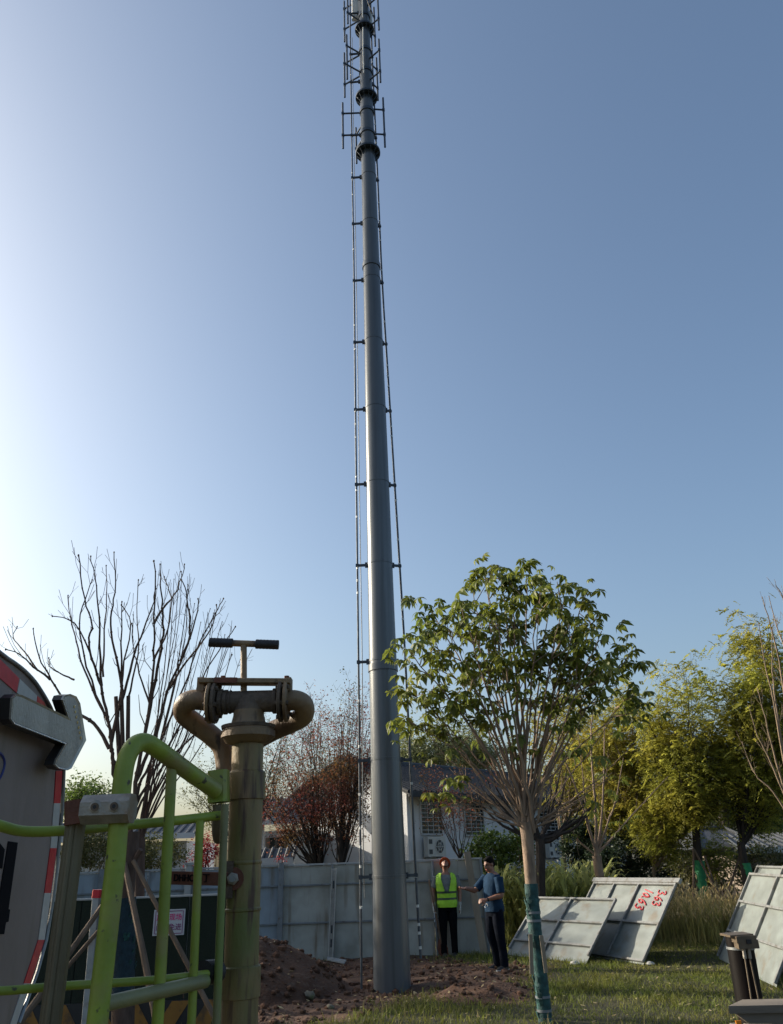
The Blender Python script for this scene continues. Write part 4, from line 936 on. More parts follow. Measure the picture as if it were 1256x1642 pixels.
# unseen trees added beyond the left edge to cast shade over the plot
SH = 'unseen leafy trees added on the left for shade'
for i, (x, y, h) in enumerate([(-13.5, 17.2, 7.6), (-14.5, 20.0, 8.4), (-16.5, 23.0, 9.0), (-15.0, 14.4, 7.4), (-18.5, 20.5, 9.2), (-13.5, 12.2, 6.6)]):
    rr = random.Random(60 + i); rs = np.random.RandomState(60 + i); root = empty('shade_tree', (x, y, 0)); NL = 9000; tag(root, 'added leafy green tree out of view on the left, shading the plot', 'tree', SH)
    MB().tube([(x, y, -.05), (x + .05, y, h * .3)], [.12, .09], 8).build('trunk', MT['bark_mid'], root); pts = []
    for k in range(24):
        a = rr.uniform(0, 6.28); q = rr.uniform(.2, 1); tip = Vector((x + math.cos(a) * q * h * .22, y + math.sin(a) * q * h * .22, h * rr.uniform(.36, .97))); m_ = MB(); pts += grow_limb(m_, Vector((x + .05, y, h * .29)), tip, .04, rr, 6, .5); m_.build('branch', MT['bark_mid'], root)
    A = np.array([tuple(p) for p in pts]); P = A[rs.randint(0, len(A), NL)] + rs.normal(0, .2, (NL, 3)); v, f = leaf_quads(P, .14, rs); link('crown', npmesh('crown', v, f), MT['leaf_green'], root)
# reeds
def reeds(n, px0, px1, Y0, Y1, hr, seed, mat='reed'):
    rs = np.random.RandomState(seed); V = []; Fq = []
    for k in range(n):
        Yv = rs.uniform(Y0, Y1); p = at(rs.uniform(px0, px1), 1400, Yv); x, y = p.x, p.y; h = rs.uniform(*hr)
        for j in range(rs.randint(6, 11)):
            a = rs.uniform(0, 6.283); l = h * rs.uniform(.5, .95); z0 = h * rs.uniform(.05, .65); w = rs.uniform(.022, .044); sp = rs.uniform(.25, .8) * l; top = min(l * .8, h - z0 + .25)
            d = np.array([math.cos(a), math.sin(a), 0]); sd = np.array([-d[1], d[0], 0]) * w; o_ = np.array([x, y, z0]); i0 = len(V)
            for t, ww in ((0, .7), (.3, 1), (.6, .9), (.85, .5), (1.0, .05)):
                q = o_ + d * sp * t + np.array([0, 0, top * (1.9 * t - 1.25 * t * t)]); V.append(q - sd * ww); V.append(q + sd * ww)
            for s in range(4): Fq.append((i0 + 2 * s, i0 + 2 * s + 1, i0 + 2 * s + 3, i0 + 2 * s + 2))
        i0 = len(V); V += [np.array([x - .012, y, 0]), np.array([x + .012, y, 0]), np.array([x + .006, y, h]), np.array([x - .006, y, h])]; Fq.append((i0, i0 + 1, i0 + 2, i0 + 3))
    return npmesh('reeds', np.array(V), np.array(Fq))
o = link('reeds', reeds(170, 775, 965, 18.6, 20.6, (.9, 1.65), 71), MT['reed'], None, origin=(0, 0, 0)); tag(o, 'pale green reeds with arching leaves behind the low wide panel', kind='stuff')

# multi stemmed pale tree in front of the yellow trees
def traced_tree(name, label, cat, Y, trunk, stems, bark, r_stem, seed, twig_n=5, twig_len=.3, group=None, tip_r=.006, knob=True, dy=.7, cone=.25, up=True):
    rr = random.Random(seed); root = None
    T = [at(px, py, Y) for px, py, _ in trunk]
    if T[0].z < .35: T[0].z = -.05
    root = empty(name, (T[0].x, Y, 0)); tag(root, label, cat, group)
    MB().tube(smooth_path(T, 3), [trunk[min(len(trunk) - 1, i // 3)][2] for i in range((len(T) - 1) * 3 + 1)], 10).build('trunk', MT[bark], root)
    tips = []
    for st in stems:
        k = st[0]; path = st[1:]; ddy = rr.uniform(-dy, dy); n = len(path); Ps = [at(px, py, Y + ddy * (i / (n - 1)) ** 1.2) for i, (px, py) in enumerate(path)]
        Q = smooth_path(Ps, 4); m_ = MB(); N_ = len(Q); rad = [max(tip_r, r_stem * k * (1 - .78 * (i / (N_ - 1)) ** .8)) for i in range(N_)]
        Q = [q + Vector((rr.gauss(0, .006), rr.gauss(0, .006), 0)) for q in Q]
        m_.tube(Q, rad, 6)
        if knob:
            m_.ell(Q[-1], (rad[-1] * 1.8, rad[-1] * 1.8, rad[-1] * 2.4), None, 6, 4)
            for i in range(5, N_, 3): m_.ell(Q[i], (rad[i] * 1.35,) * 3, None, 6, 4)
        for j in range(int(twig_n * (.5 + k))):
            i = rr.randint(int(N_ * .35), N_ - 2); d = (Q[i + 1] - Q[i]).normalized(); s = Vector((rr.gauss(0, 1), rr.gauss(0, 1), rr.gauss(.2, .4))).normalized(); l = twig_len * rr.uniform(.25, 1.25)
            e1 = Q[i] + (d * .9 + s * .6).normalized() * l * .45; e2 = e1 + (d * .8 + s * .35 + Vector((0, 0, .5))).normalized() * l * .55; rt = max(.0035, rad[i] * .36)
            m_.tube([Q[i], e1, e2], [rt, rt * .8, .003], 4)
            if rr.random() < .5: m_.tube([e1, e1 + (s * .6 - d * .2 + Vector((0, 0, .6))).normalized() * l * .35], [rt * .6, .0025], 3)
        m_.build('branch', MT[bark], root); tips.append((Q, k))
    return root, tips
traced_tree('bare_tree', 'bare brown branches reaching in at the right edge', 'tree', 17, [(1300, 1440, .1), (1290, 1380, .08), (1278, 1330, .07)], [(1, (1278, 1330), (1250, 1240), (1232, 1170), (1215, 1105)), (1, (1278, 1330), (1255, 1210), (1240, 1120), (1226, 1060), (1217, 1000)), (1, (1278, 1330), (1262, 1150), (1250, 1060), (1235, 1000), (1222, 958)), (.9, (1280, 1250), (1262, 1060), (1246, 1005), (1233, 956)), (.9, (1285, 1200), (1270, 1030), (1256, 960), (1244, 938)), (.8, (1260, 1280), (1235, 1220), (1215, 1180), (1200, 1130)), (.8, (1262, 1250), (1245, 1130), (1238, 1060), (1240, 985)), (.7, (1278, 1330), (1240, 1270), (1210, 1240), (1190, 1190))], 'bark_mid', .032, 81, 7, .4)
mt_root, mt_tips = traced_tree('multi_stem_tree', 'young tree with pale fanned stems on a stub trunk behind the panel with red figures', 'tree', 18.6, [(966, 1420, .10), (960, 1395, .10), (957, 1372, .11)], [(1, (957, 1372), (945, 1330), (930, 1280), (905, 1215), (890, 1170)), (1, (957, 1372), (955, 1300), (950, 1230), (948, 1170), (955, 1120)), (1, (957, 1372), (966, 1300), (968, 1230), (970, 1160)), (.9, (957, 1372), (975, 1320), (988, 1280), (1000, 1215)), (.9, (957, 1372), (985, 1340), (1020, 1300), (1072, 1245)), (.7, (957, 1372), (930, 1350), (905, 1310), (880, 1250)), (.7, (957, 1372), (940, 1300), (935, 1240), (925, 1160))], 'bark_pale', .038, 82, 3, .35, knob=False)

# ------------------------------------------------------------------ palmate leaves
def palmate(rr, s=1.0):
    """one drooping hand shaped leaf, stalk at the origin, local coordinates"""
    V_, F_ = [], []; n = rr.choice((5, 6, 7)); hub = Vector((0, 0, 0))
    for k in range(n):
        a = 2 * math.pi * (k + rr.uniform(-.15, .15)) / n; l = s * rr.uniform(.11, .165) ; w = l * .19; d = Vector((math.cos(a), math.sin(a), 0)); sd = Vector((-d.y, d.x, 0))
        dr = rr.uniform(.5, .95); prof_ = [(.05, .12, 0), (.35, .75, .10), (.65, 1.0, .34), (1.0, .04, .80)]; i0 = len(V_)
        for t, ww, dz in prof_:
            c = d * (l * t * (1 - .35 * dr * t)) + Vector((0, 0, .03 * s - dz * l * dr)); V_ += [c - sd * w * ww + Vector((0, 0, .012 * s * ww)), c, c + sd * w * ww + Vector((0, 0, .012 * s * ww))]
        for j in range(3):
            q = i0 + 3 * j; F_ += [(q, q + 1, q + 4, q + 3), (q + 1, q + 2, q + 5, q + 4)]
    return V_, F_
rr = random.Random(5); PAL = []
for k in range(5):
    v_, f_ = palmate(rr); me = bpy.data.meshes.new('leaf'); me.from_pydata([tuple(p) for p in v_], [], f_); me.update(); PAL.append((np.array([tuple(p) for p in v_]), np.array(f_), me))
def put_leaves(root, spots, mat, n_single, seed):
    """spots: list of (point, size); the nearest n_single are objects, the rest one mesh"""
    rr = random.Random(seed); rs = np.random.RandomState(seed); spots = sorted(spots, key=lambda s: s[0].y); off = wloc(root); V_, F_, nb = [], [], 0
    mats = [m for m in mat]
    for i, (p, s, mi) in enumerate(spots):
        rot = Matrix.Rotation(rr.uniform(0, 6.28), 3, 'Z') ; tilt = Matrix.Rotation(rr.gauss(0, .38), 3, 'X') @ Matrix.Rotation(rr.gauss(0, .38), 3, 'Y'); Rm = tilt @ rot
        v_, f_, me = PAL[rr.randint(0, 4)]
        if i < n_single:
            key = (me.name, mi)
            if key not in LEAFM:
                m2 = me.copy(); m2.name = 'leaf'; m2.materials.append(MT[mats[mi]]); LEAFM[key] = m2
            o = bpy.data.objects.new('leaf', LEAFM[key]); col.objects.link(o); o.parent = root; o.location = p - off; o.rotation_euler = Rm.to_euler(); o.scale = (s, s, s)
        else:
            w = (v_ * s) @ np.array(Rm).T + np.array(tuple(p)); V_.append(w); F_.append(f_ + nb); nb += len(w)
    if V_:
        o = link('leaves', npmesh('leaves', np.concatenate(V_), np.concatenate(F_)), MT[mats[0]], root); o['kind'] = 'stuff'
LEAFM = {}
# the wrapped tree
FY = 10.3
ft = empty('wrapped_tree', (at(876, 1642, FY).x, FY, 0)); tag(ft, 'young tree with teal trunk wrap and hand shaped leaves right of the men', 'tree')
tr = [(880, 1690, .078), (872, 1610, .074), (866, 1555, .071), (858, 1490, .069), (851, 1410, .068), (846, 1345, .074), (843, 1318, .086)]
T = [at(px, py, FY) for px, py, _ in tr]; T[0].z = -.05
Q = smooth_path(T, 4); RQ = [np.interp(i / 4, range(len(tr)), [t[2] for t in tr]) for i in range(len(Q))]
MB().tube(Q, RQ, 14).build('trunk', MT['bark_pale'], ft)
def along(py0, py1, n):
    ys_ = [t[1] for t in tr][::-1]; xs_ = [t[0] for t in tr][::-1]
    return [at(float(np.interp(py0 + (py1 - py0) * i / n, ys_, xs_)), py0 + (py1 - py0) * i / n, FY) for i in range(n + 1)]
rr = random.Random(9)
W_ = along(1642, 1417, 44); W_[0].z = min(W_[0].z, 0.0)
MB().tube(W_, [.077 + .004 * (i % 2) + rr.uniform(-.003, .004) for i in range(45)], 18).build('trunk_wrap', MT['wrap_teal'], ft, sharp=60)
# rope lashings and torn plastic edges along the wrap
m_ = MB()
for k in range(26):
    i = rr.randint(2, 42); c = W_[i]; a = rr.uniform(2.2, 4.6); d = Vector((math.cos(a), math.sin(a), 0)); p = c + d * .078; m_.bar(p - Vector((0, 0, .03)), p + d * .02 + Vector((0, 0, .035)), .035, .006, up=d)
m_.build('torn_plastic', MT['wrap_teal'], ft, smooth=False)['kind'] = 'stuff'
for py in (1465, 1478, 1600, 1622):
    c = along(py, py - 4, 1); MB().tube(c, .0865, 16).build('lashing', MT['frame_grey'], ft)
for (a, b_, dx) in (((853, 1562), (851, 1498), -.0), ((876, 1560), (868, 1500), .0)):
    p, q = at(*a, FY - .10), at(*b_, FY - .10); MB().bar(p, q, .045, .02, up=(0, -1, 0), bev=.003).build('wood_splint', MT['timber'], ft)
fork = [at(843, 1325, FY), at(848, 1310, FY), at(838, 1318, FY), at(852, 1335, FY)]
tipsF = [(655, 1045, 1.0), (672, 1010, .7), (690, 975, 1), (712, 990, .8), (735, 960, 1.1), (756, 948, 1), (778, 925, 1), (800, 905, 1.15), (822, 935, 1), (845, 925, 1.1), (868, 925, 1), (885, 935, .9), (905, 960, .8), (940, 945, 1.1), (955, 985, 1), (965, 1010, .8), (985, 1045, .9), (1008, 1052, .9), (1018, 1110, .8), (930, 1060, .8), (655, 1105, .7), (650, 1150, .7), (700, 1080, .8), (760, 1010, .9), (830, 1000, 1), (890, 1010, .9), (720, 1040, .8), (795, 980, 1), (865, 985, 1), (915, 1020, .9), (745, 1060, .8), (960, 1070, .8), (785, 950, .9), (918, 985, .9)]
spots = []; rr = random.Random(21)
def leaf_cluster(q, n, sp, s0=1.0, low=0):
    for k in range(n):
        p = q + Vector((rr.gauss(0, sp), rr.gauss(0, sp), rr.gauss(-.05, sp * .8))); spots.append((p, s0 * rr.uniform(.55, 1.4), low))
for i, (px, py, k) in enumerate(tipsF):
    c = at(px, py, FY + rr.uniform(-.75, .75)); f0 = fork[i % 4] + Vector((rr.uniform(-.04, .04), rr.uniform(-.05, .05), rr.uniform(-.05, .2)))
    side = (c.x - f0.x); ctrl = Vector((f0.x + side * rr.uniform(.27, .44), f0.y + (c.y - f0.y) * .4, f0.z + (c.z - f0.z) * rr.uniform(.40, .50)))
    pts = wob(bez(f0, ctrl, c, 12), .014, rr); m_ = MB(); r0 = .025 * k * rr.uniform(.8, 1.15)
    m_.tube(pts, [max(.006, r0 * (1 - .8 * (j / 12) ** .85)) for j in range(13)], 7)
    leaf_cluster(c, 7, .15, .98)
    for j in range(5):
        t = rr.uniform(.55, .96); ix = min(11, int(t * 12)); b_ = pts[ix].lerp(pts[ix + 1], t * 12 - ix); d = (pts[ix + 1] - pts[ix]).normalized(); s = Vector((rr.gauss(0, 1), rr.gauss(0, 1), rr.gauss(.1, .4))).normalized(); l = rr.uniform(.16, .46)
        e = b_ + (d * .6 + s * .8).normalized() * l; m_.tube([b_, b_.lerp(e, .5), e], [.009, .007, .005], 4)
        leaf_cluster(e, 2 if t < .72 else 4, .12, .92)
    m_.build('branch', MT['bark_pale'], ft)
# lower sprays
for (px, py, ctrl, n, low) in [(712, 1268, (770, 1290), 3, 1), (703, 1275, (780, 1320), 3, 1), (722, 1280, (760, 1300), 3, 1), (690, 1140, (760, 1240), 6, 0), (668, 1085, (740, 1220), 6, 0), (675, 1160, (750, 1260), 4, 1), (950, 1290, (900, 1300), 3, 1), (985, 1240, (920, 1290), 3, 1), (940, 1150, (890, 1240), 5, 0), (1000, 1130, (920, 1240), 5, 0), (790, 1130, (820, 1240), 6, 1), (850, 1120, (848, 1220), 5, 1), (735, 1130, (800, 1250), 6, 0), (895, 1100, (868, 1220), 5, 0), (965, 1250, (920, 1300), 0, 0), (1010, 1200, (940, 1280), 0, 0), (720, 1230, (790, 1290), 0, 0), (800, 1200, (825, 1270), 0, 0)]:
    c = at(px, py, FY + rr.uniform(-.5, .3)); f0 = fork[0] + Vector((0, 0, rr.uniform(-.12, .05))); q = at(*ctrl, FY); pts = wob(bez(f0, q, c, 10), .012, rr); m_ = MB(); m_.tube(pts, [max(.004, .014 * (1 - .8 * j / 10)) for j in range(11)], 6)
    for j in range(3):
        ix = rr.randint(5, 9); e = pts[ix] + Vector((rr.gauss(0, .15), rr.gauss(0, .15), rr.uniform(.0, .2))); m_.tube([pts[ix], e], [.006, .004], 4)
        if n > 3: leaf_cluster(e, 2, .08, .9, low)
    m_.build('branch', MT['bark_pale'], ft)
    if n: leaf_cluster(c, n, .12, 1.0, low)
put_leaves(ft, spots, ('leaf_chestnut', 'leaf_chestnut_yellow'), 300, 6)
print('palmate leaves', len(spots))
sp2 = []
for Qx, k in mt_tips:
    for j in range(5): sp2.append((Qx[-1 - rr.randint(0, 8)] + Vector((rr.gauss(0, .12), rr.gauss(0, .12), rr.gauss(0, .1))), rr.uniform(.8, 1.1), 0))
put_leaves(mt_root, sp2, ('leaf_chestnut_yellow',), 60, 7)
# dark tree behind it
crown_tree('dark_tree', 'leafless dark trunked tree standing right behind the wrapped tree', 'tree', 18.2, [(868, 1440, .10), (867, 1370, .105), (866, 1345, .10)], [(770, 1255, 30, 20, .6), (935, 1270, 30, 30, .8), (880, 1220, 50, 30, .8), (810, 1230, 30, 30, .5)], 18, 0, .07, 'bark_dark', 'leaf_olive', None, 47, .05, 6, .5, bow=.65)

# ------------------------------------------------------------------ bare staked tree on the left
BY = 9.7
ba, _ = traced_tree('bare_tree', 'bare pollarded tree with navy trunk wrap and stakes behind the green railing', 'tree', BY,
 [(196, 1690, .12), (199, 1560, .11), (201, 1440, .10), (206, 1380, .11), (208, 1335, .12)],
 [(1.0, (206, 1340), (197, 1290), (184, 1250), (181, 1215), (178, 1190), (172, 1150), (163, 1100), (150, 1065), (143, 1030), (147, 1000), (135, 960), (127, 891)),
  (.55, (174, 1160), (155, 1120), (130, 1060), (121, 1020), (112, 985), (110, 955)),
  (.8, (178, 1190), (190, 1140), (196, 1100), (183, 1040), (178, 990), (184, 950), (184, 886)),
  (.55, (163, 1100), (160, 1010), (155, 940), (144, 892)),
  (.5, (196, 1100), (195, 1010), (195, 965)), (.45, (165, 1085), (168, 1010), (172, 950), (171, 907)), (.45, (150, 1060), (120, 1000), (85, 988)),
  (1.0, (208, 1335), (218, 1255), (228, 1200), (240, 1130), (246, 1060), (247, 990), (248, 900)),
  (.8, (228, 1200), (245, 1110), (258, 1040), (262, 1000), (258, 950), (257, 905)), (.6, (247, 1000), (262, 975), (285, 945), (297, 905)),
  (.8, (218, 1255), (248, 1180), (268, 1110), (290, 1060), (315, 990), (318, 960)),
  (.7, (210, 1320), (222, 1268), (238, 1228), (270, 1160), (295, 1100), (320, 1030), (345, 985), (358, 960)),
  (.7, (208, 1330), (226, 1275), (270, 1200), (310, 1120), (340, 1060), (378, 1005)), (.6, (207, 1335), (228, 1285), (270, 1220), (330, 1160), (352, 1110), (372, 1050)),
  (.6, (290, 1060), (305, 1020), (300, 960), (293, 930)), (.55, (268, 1110), (300, 1060), (338, 1010), (348, 970)),
  (.8, (177, 1200), (150, 1160), (128, 1145), (98, 1116), (78, 1082), (62, 1055), (52, 1008)), (.5, (82, 1090), (55, 1070), (30, 1048), (10, 1042)), (.4, (60, 1075), (40, 1045), (22, 1022), (28, 1005)), (.4, (118, 1090), (98, 1080), (80, 1068), (78, 1055)),
  (.6, (196, 1125), (213, 1060), (230, 1010), (246, 965), (250, 940)), (.45, (205, 1120), (222, 1050), (220, 990), (221, 930)), (.5, (190, 1150), (200, 1060), (210, 1000), (195, 970)),
  (.5, (170, 1150), (140, 1070), (128, 1000), (140, 950), (148, 930)), (.45, (240, 1130), (225, 1080), (215, 1040), (212, 1000)), (.5, (246, 1060), (270, 1010), (275, 960), (262, 925))],
 'bark_bare', .034, 91, 6, .34)
rr2 = random.Random(15); fine = []
for k in range(17):
    tx, ty = 262 + 7.6 * k + rr2.uniform(-6, 6), 925 + abs(k - 3) * 8.5 + rr2.uniform(-22, 40); fx, fy = 224 + rr2.uniform(-4, 5), 1345
    fine.append((rr2.uniform(.5, 1), (fx, fy), (fx + (tx - fx) * .22, fy + (ty - fy) * .22), (fx + (tx - fx) * .52 + rr2.uniform(-5, 5), fy + (ty - fy) * .46), (fx + (tx - fx) * .84 + rr2.uniform(-4, 4), fy + (ty - fy) * .76), (tx, ty)))
traced_tree('bare_tree', 'slender bare tree of many fine shoots just left of the T handle', 'tree', 12.5, [(222, 1600, .09), (223, 1440, .08), (224, 1345, .08)], fine, 'bark_bare', .024, 95, 7, .4, tip_r=.005)
for a, b_ in (((194, 1262), (186, 1117)), ((199, 1278), (195, 1112)), ((204, 1292), (206, 1116))):
    MB().tube([at(*a, BY), at(*b_, BY)], [.030, .025], 8).build('cut_stub', MT['bark_bare'], ba)
W_ = [at(196 + 4 * i / 30, 1600 - 160 * i / 30, BY) for i in range(31)]
MB().tube(W_, [.125 + .004 * (i % 2) for i in range(31)], 16).build('trunk_wrap', MT['wrap_navy'], ba, sharp=60)
m_ = MB()
for k in range(22):
    c = W_[rr.randint(1, 29)]; d = Vector((rr.uniform(.3, 1), rr.uniform(-1, .2), 0)).normalized(); p = c + d * .124; m_.bar(p - Vector((0, 0, .02)), p + d * .02 + Vector((0, 0, .025)), .03, .006, up=d)
m_.build('torn_plastic', MT['wrap_teal'], ba, smooth=False)['kind'] = 'stuff'
TS = 'stakes propping the bare tree'
for (a, b_, r, ya, lb) in [((200, 1385), (240, 1585), .036, 9.0, 'thick weathered stake slanting right across the navy wrap'), ((214, 1380), (312, 1570), .028, 9.2, 'long thin stake slanting behind the small notice'), ((180, 1430), (106, 1535), .034, 9.2, 'upper stake slanting left behind the thick green rail'), ((178, 1470), (108, 1550), .026, 9.35, 'lower stake slanting left behind the thick green rail')]:
    p, q = at(*b_, ya), at(*a, BY - .12); d = (p - q); 
    if p.z > .05: p = p + d * ((p.z) / max(.05, q.z - p.z))
    p.z = max(p.z, -.03); stake(p, q, r, lb, group=TS)
MB().tube([at(203, 1402, BY), at(226, 1362, BY - .1)], [.03, .028], 7).build('branch', MT['bark_bare'], ba)
# ------------------------------------------------------------------ beige riser pipe with its T handle
VY = 2.2
a_top, a_bot = at(399, 1150, VY), at(385.5, 1600, VY); ax_d = (a_top - a_bot).normalized()
def vax(py):
    """point of the riser axis on a photograph row"""
    lo, hi = -3.0, 3.0
    for _ in range(40):
        mid = (lo + hi) / 2; p = a_bot + ax_d * mid; q = p - CAM; y = IH / 2 - F_PX * q.dot(UPV) / q.dot(FWD)
        if y > py: lo = mid
        else: hi = mid
    return a_bot + ax_d * lo
def vr(hw, py): return hw / scale_at(vax(py))
rs_ = empty('riser_pipe', (a_bot.x - ax_d.x * a_bot.z / ax_d.z, VY, 0)); tag(rs_, 'beige painted riser pipe with looped bends and black gripped T handle', 'pipe')
def vl(name, prof_, mat, n=32, cap=True, par=None):
    o0 = vax(prof_[0][0]); m_ = MB(); m_.lathe([((vax(py) - o0).dot(ax_d), vr(hw, py)) for py, hw in prof_], o0, ax_d, n, cap); return m_.build(name, MT[mat], par or rs_)
gb = Vector((a_bot.x - ax_d.x * a_bot.z / ax_d.z, VY, 0))
MB().lathe([(0, vr(29, 1600)), ((vax(1596) - gb).length, vr(29, 1600))], gb, ax_d, 32).build('lower_pipe', MT['column_paint'], rs_)
MB().lathe([(-.02, .13), (.0, .14), (.015, .14), (.02, .07)], gb, ax_d, 24).build('base_flange', MT['dirty_iron'], rs_)
vl('coupling', [(1600, 29), (1599, 31.5), (1550, 31.5), (1547, 28)], 'column_paint')
vl('column', [(1548, 27.5), (1470, 27), (1281, 26.5)], 'column_paint')
vl('weld_bead', [(1462, 27), (1460, 28.8), (1457, 28.8), (1455, 27)], 'column_paint', cap=False)
vl('weld_bead', [(1387, 26.7), (1385, 28), (1382, 28), (1380, 26.7)], 'column_paint', cap=False)
vl('coupling', [(1283, 26), (1282, 29.5), (1240, 29.5), (1236, 26)], 'column_paint')
vl('neck_pipe', [(1238, 25), (1190, 24.8)], 'column_paint')
vl('flange', [(1194, 25), (1191, 35), (1184, 40.5), (1183, 43), (1173, 43), (1172, 41), (1168, 40), (1167, 30)], 'beige_paint')
vl('flange_rim', [(1170, 30), (1169, 42), (1164, 43), (1161, 28)], 'dirty_iron')
vl('cone', [(1164, 30), (1158, 27), (1148, 24.5), (1140, 24)], 'beige_paint')
tc_ = vax(1125); sT = scale_at(tc_); hx = Vector((1, .0, -.012)).normalized()
def tx(px): return tc_ + hx * ((px - 398) / sT)
vl('tee_body', [(1150, 24), (1135, 23), (1118, 19)], 'dirty_iron')
MB().lathe([((350 - 398) / sT, 17.2 / sT), ((446 - 398) / sT, 17.2 / sT)], tc_, hx, 28).build('tee_arm', MT['dirty_iron'], rs_)
for x0, x1, r in ((349, 356, 21), (357.5, 364, 19.5), (436, 443, 20), (366, 370, 18.6)):
    MB().lathe([((x0 - 398) / sT, (r - 1.5) / sT), ((x0 - 397) / sT, r / sT), ((x1 - 399) / sT, r / sT), ((x1 - 398) / sT, (r - 1.5) / sT)], tc_, hx, 28).build('union_ring', MT['dirty_iron'], rs_)
for x0 in (333, 341, 446, 455):
    d_ = MB().lathe([((x0 - 398) / sT, 31 / sT), ((x0 - 397) / sT, 33 / sT), ((x0 + 5 - 398) / sT, 33 / sT), ((x0 + 6 - 398) / sT, 31 / sT)], tc_, hx, 32).build('union_flange', MT['dirty_iron' if x0 in (341, 446) else 'beige_paint'], rs_)
for x0 in (330, 443):
    for k in range(6):
        a = k * math.pi / 3 + .3; c = tc_ + Vector((0, math.cos(a), math.sin(a))) * (27 / sT); MB().lathe([((x0 - 398) / sT, 3.6 / sT), ((x0 + 21 - 398) / sT, 3.6 / sT)], c, hx, 6).build('flange_bolt', MT['dirty_iron'], rs_)
def bend(pxs, r, mat):
    pts = [at(px, py, VY + dy) for px, py, dy in pxs]; MB().tube(smooth_path(pts, 6), r / sT, 20).build('bend_pipe', MT[mat], rs_)
bend([(460, 1124, 0), (474, 1123, .0), (487, 1130, .012), (487, 1147, .045), (470, 1158, .075), (440, 1171, .095), (405, 1190, .12)], 16, 'beige_paint')
bend([(334, 1124, 0), (312, 1122, .0), (297, 1128, .012), (295, 1144, .045), (313, 1160, .07), (340, 1180, .09), (358, 1202, .10), (364, 1250, .10)], 16, 'beige_paint')
st0, st1 = vax(1110) + Vector((-.016, 0, 0)), at(391, 1035, VY)
MB().tube([st0, st1], 5.2 / sT, 12).build('handle_stem', MT['beige_paint'], rs_)
h0, h1 = at(336, 1030, VY - .004), at(447, 1034, VY + .004)
MB().tube([h0.lerp(h1, .30), h0.lerp(h1, .70)], 5.4 / sT, 12).build('handle_bar', MT['beige_paint'], rs_)
for t0_, t1_ in ((0, .335), (.67, 1)):
    m_ = MB(); P_ = [h0.lerp(h1, t0_ + (t1_ - t0_) * i / 14) for i in range(15)]; m_.tube(P_, [(7.6 + .35 * (i % 2)) / sT for i in range(15)], 14); m_.build('handle_grip', MT['rubber'], rs_)
y0, y1 = at(322, 1093, VY - .01), at(467, 1094, VY - .01)
MB().bar(y0, y1, 26 / sT, 8 / sT, up=(0, 0, 1), bev=.002).build('yoke_bar', MT['beige_paint'], rs_)
MB().bar(y0.lerp(y1, .17) + Vector((0, -13.5 / sT, 0)), y0.lerp(y1, .42) + Vector((0, -13.5 / sT, 0)), .003, 8.5 / sT).build('rust_strip', MT['rust'], rs_)
for px_, w in ((324, 11), (464, 8)):
    p = at(px_, 1099, VY); MB().box(p, (w / sT, 22 / sT, 22 / sT)).build('yoke_block', MT['beige_paint'], rs_)
for px_ in (358, 460):
    p = at(px_, 1088, VY - .012); MB().lathe([(0, 4.5 / sT), (4 / sT, 4.5 / sT)], p, (0, 0, 1), 6).build('yoke_bolt', MT['rust'], rs_)
# bolted rust strap
sA, sB = at(268, 1407.5, VY + .02), at(364, 1409.5, VY - .055); ss = scale_at(sB)
MB().bar(sA, sB, .008, 20 / ss, bev=.001).build('steel_strap', MT['rust'], rs_)
sdir = (sB - sA).normalized(); snr = Vector((sdir.y, -sdir.x, 0)).normalized(); u_ = sdir
text_obj('DHHO马丁', 14.5 / ss, sA.lerp(sB, .44) + snr * .0062, sdir, Vector((0, 0, 1)), MT['print_black'], rs_)
bc = at(374, 1409, VY - vr(27, 1409) - .004)
MB().lathe([(-.012, 17 / ss), (0, 17 / ss)], bc, (0, -1, 0), 20).build('strap_lug', MT['rust'], rs_); MB().lathe([(0, 9.5 / ss), (.012, 9.5 / ss), (.013, 8 / ss)], bc, (.1, -1, 0), 6).build('strap_nut', MT['cast_metal'], rs_)
MB().lathe([(0.012, 5 / ss), (.024, 5 / ss)], bc, (.1, -1, 0), 10).build('strap_bolt', MT['galv'], rs_)
MB().box(vax(1409) + Vector((-.034, -.006, 0)), (.030, .088, .085)).build('clamp_block', MT['dirty_iron'], rs_)

# ------------------------------------------------------------------ green tube railing
gr = empty('tube_railing', (at(156, 1642, 1.78).x, 1.78, 0)); tag(gr, 'bright green tube railing with balusters before the riser pipe', 'railing')
def drop(p, q):      # continue the line q -> p down to the ground
    d = (p - q); return p + d * (p.z / -d.z) if d.z < 0 else Vector((p.x, p.y, 0))
main = [(156, 1642, 1.78), (163, 1580, 1.78), (178, 1450, 1.78), (186, 1375, 1.78), (192, 1300, 1.78), (197, 1250, 1.78), (203, 1218, 1.785), (214, 1197, 1.80), (229, 1190, 1.825), (245, 1196, 1.86), (268, 1212, 1.91), (302, 1237, 1.99), (346, 1268, 2.09)]
P_ = [at(*q) for q in main]
MB().tube([Vector((P_[0].x, P_[0].y, 0))] + smooth_path(P_, 5), .0205, 18).build('main_rail', MT['green_paint'], gr)
for top, bot, Yb, r in (((276, 1226), (254, 1624), 1.94, .0125), ((321, 1316), (308, 1624), 2.03, .0098), ((361, 1290), (348, 1624), 2.07, .0095)):
    p, q = at(*top, Yb), at(*bot, Yb); MB().tube([p, q, Vector((q.x, q.y, 0))], r, 12).build('baluster', MT['green_paint' if Yb < 2.05 else 'olive_paint'], gr)
mid_ = [at(*q) for q in [(-170, 1270, 1.50), (-70, 1302, 1.62), (0, 1324, 1.72), (40, 1333, 1.79), (100, 1332, 1.85), (180, 1325, 1.92), (270, 1317, 2.0), (357, 1307, 2.10)]]
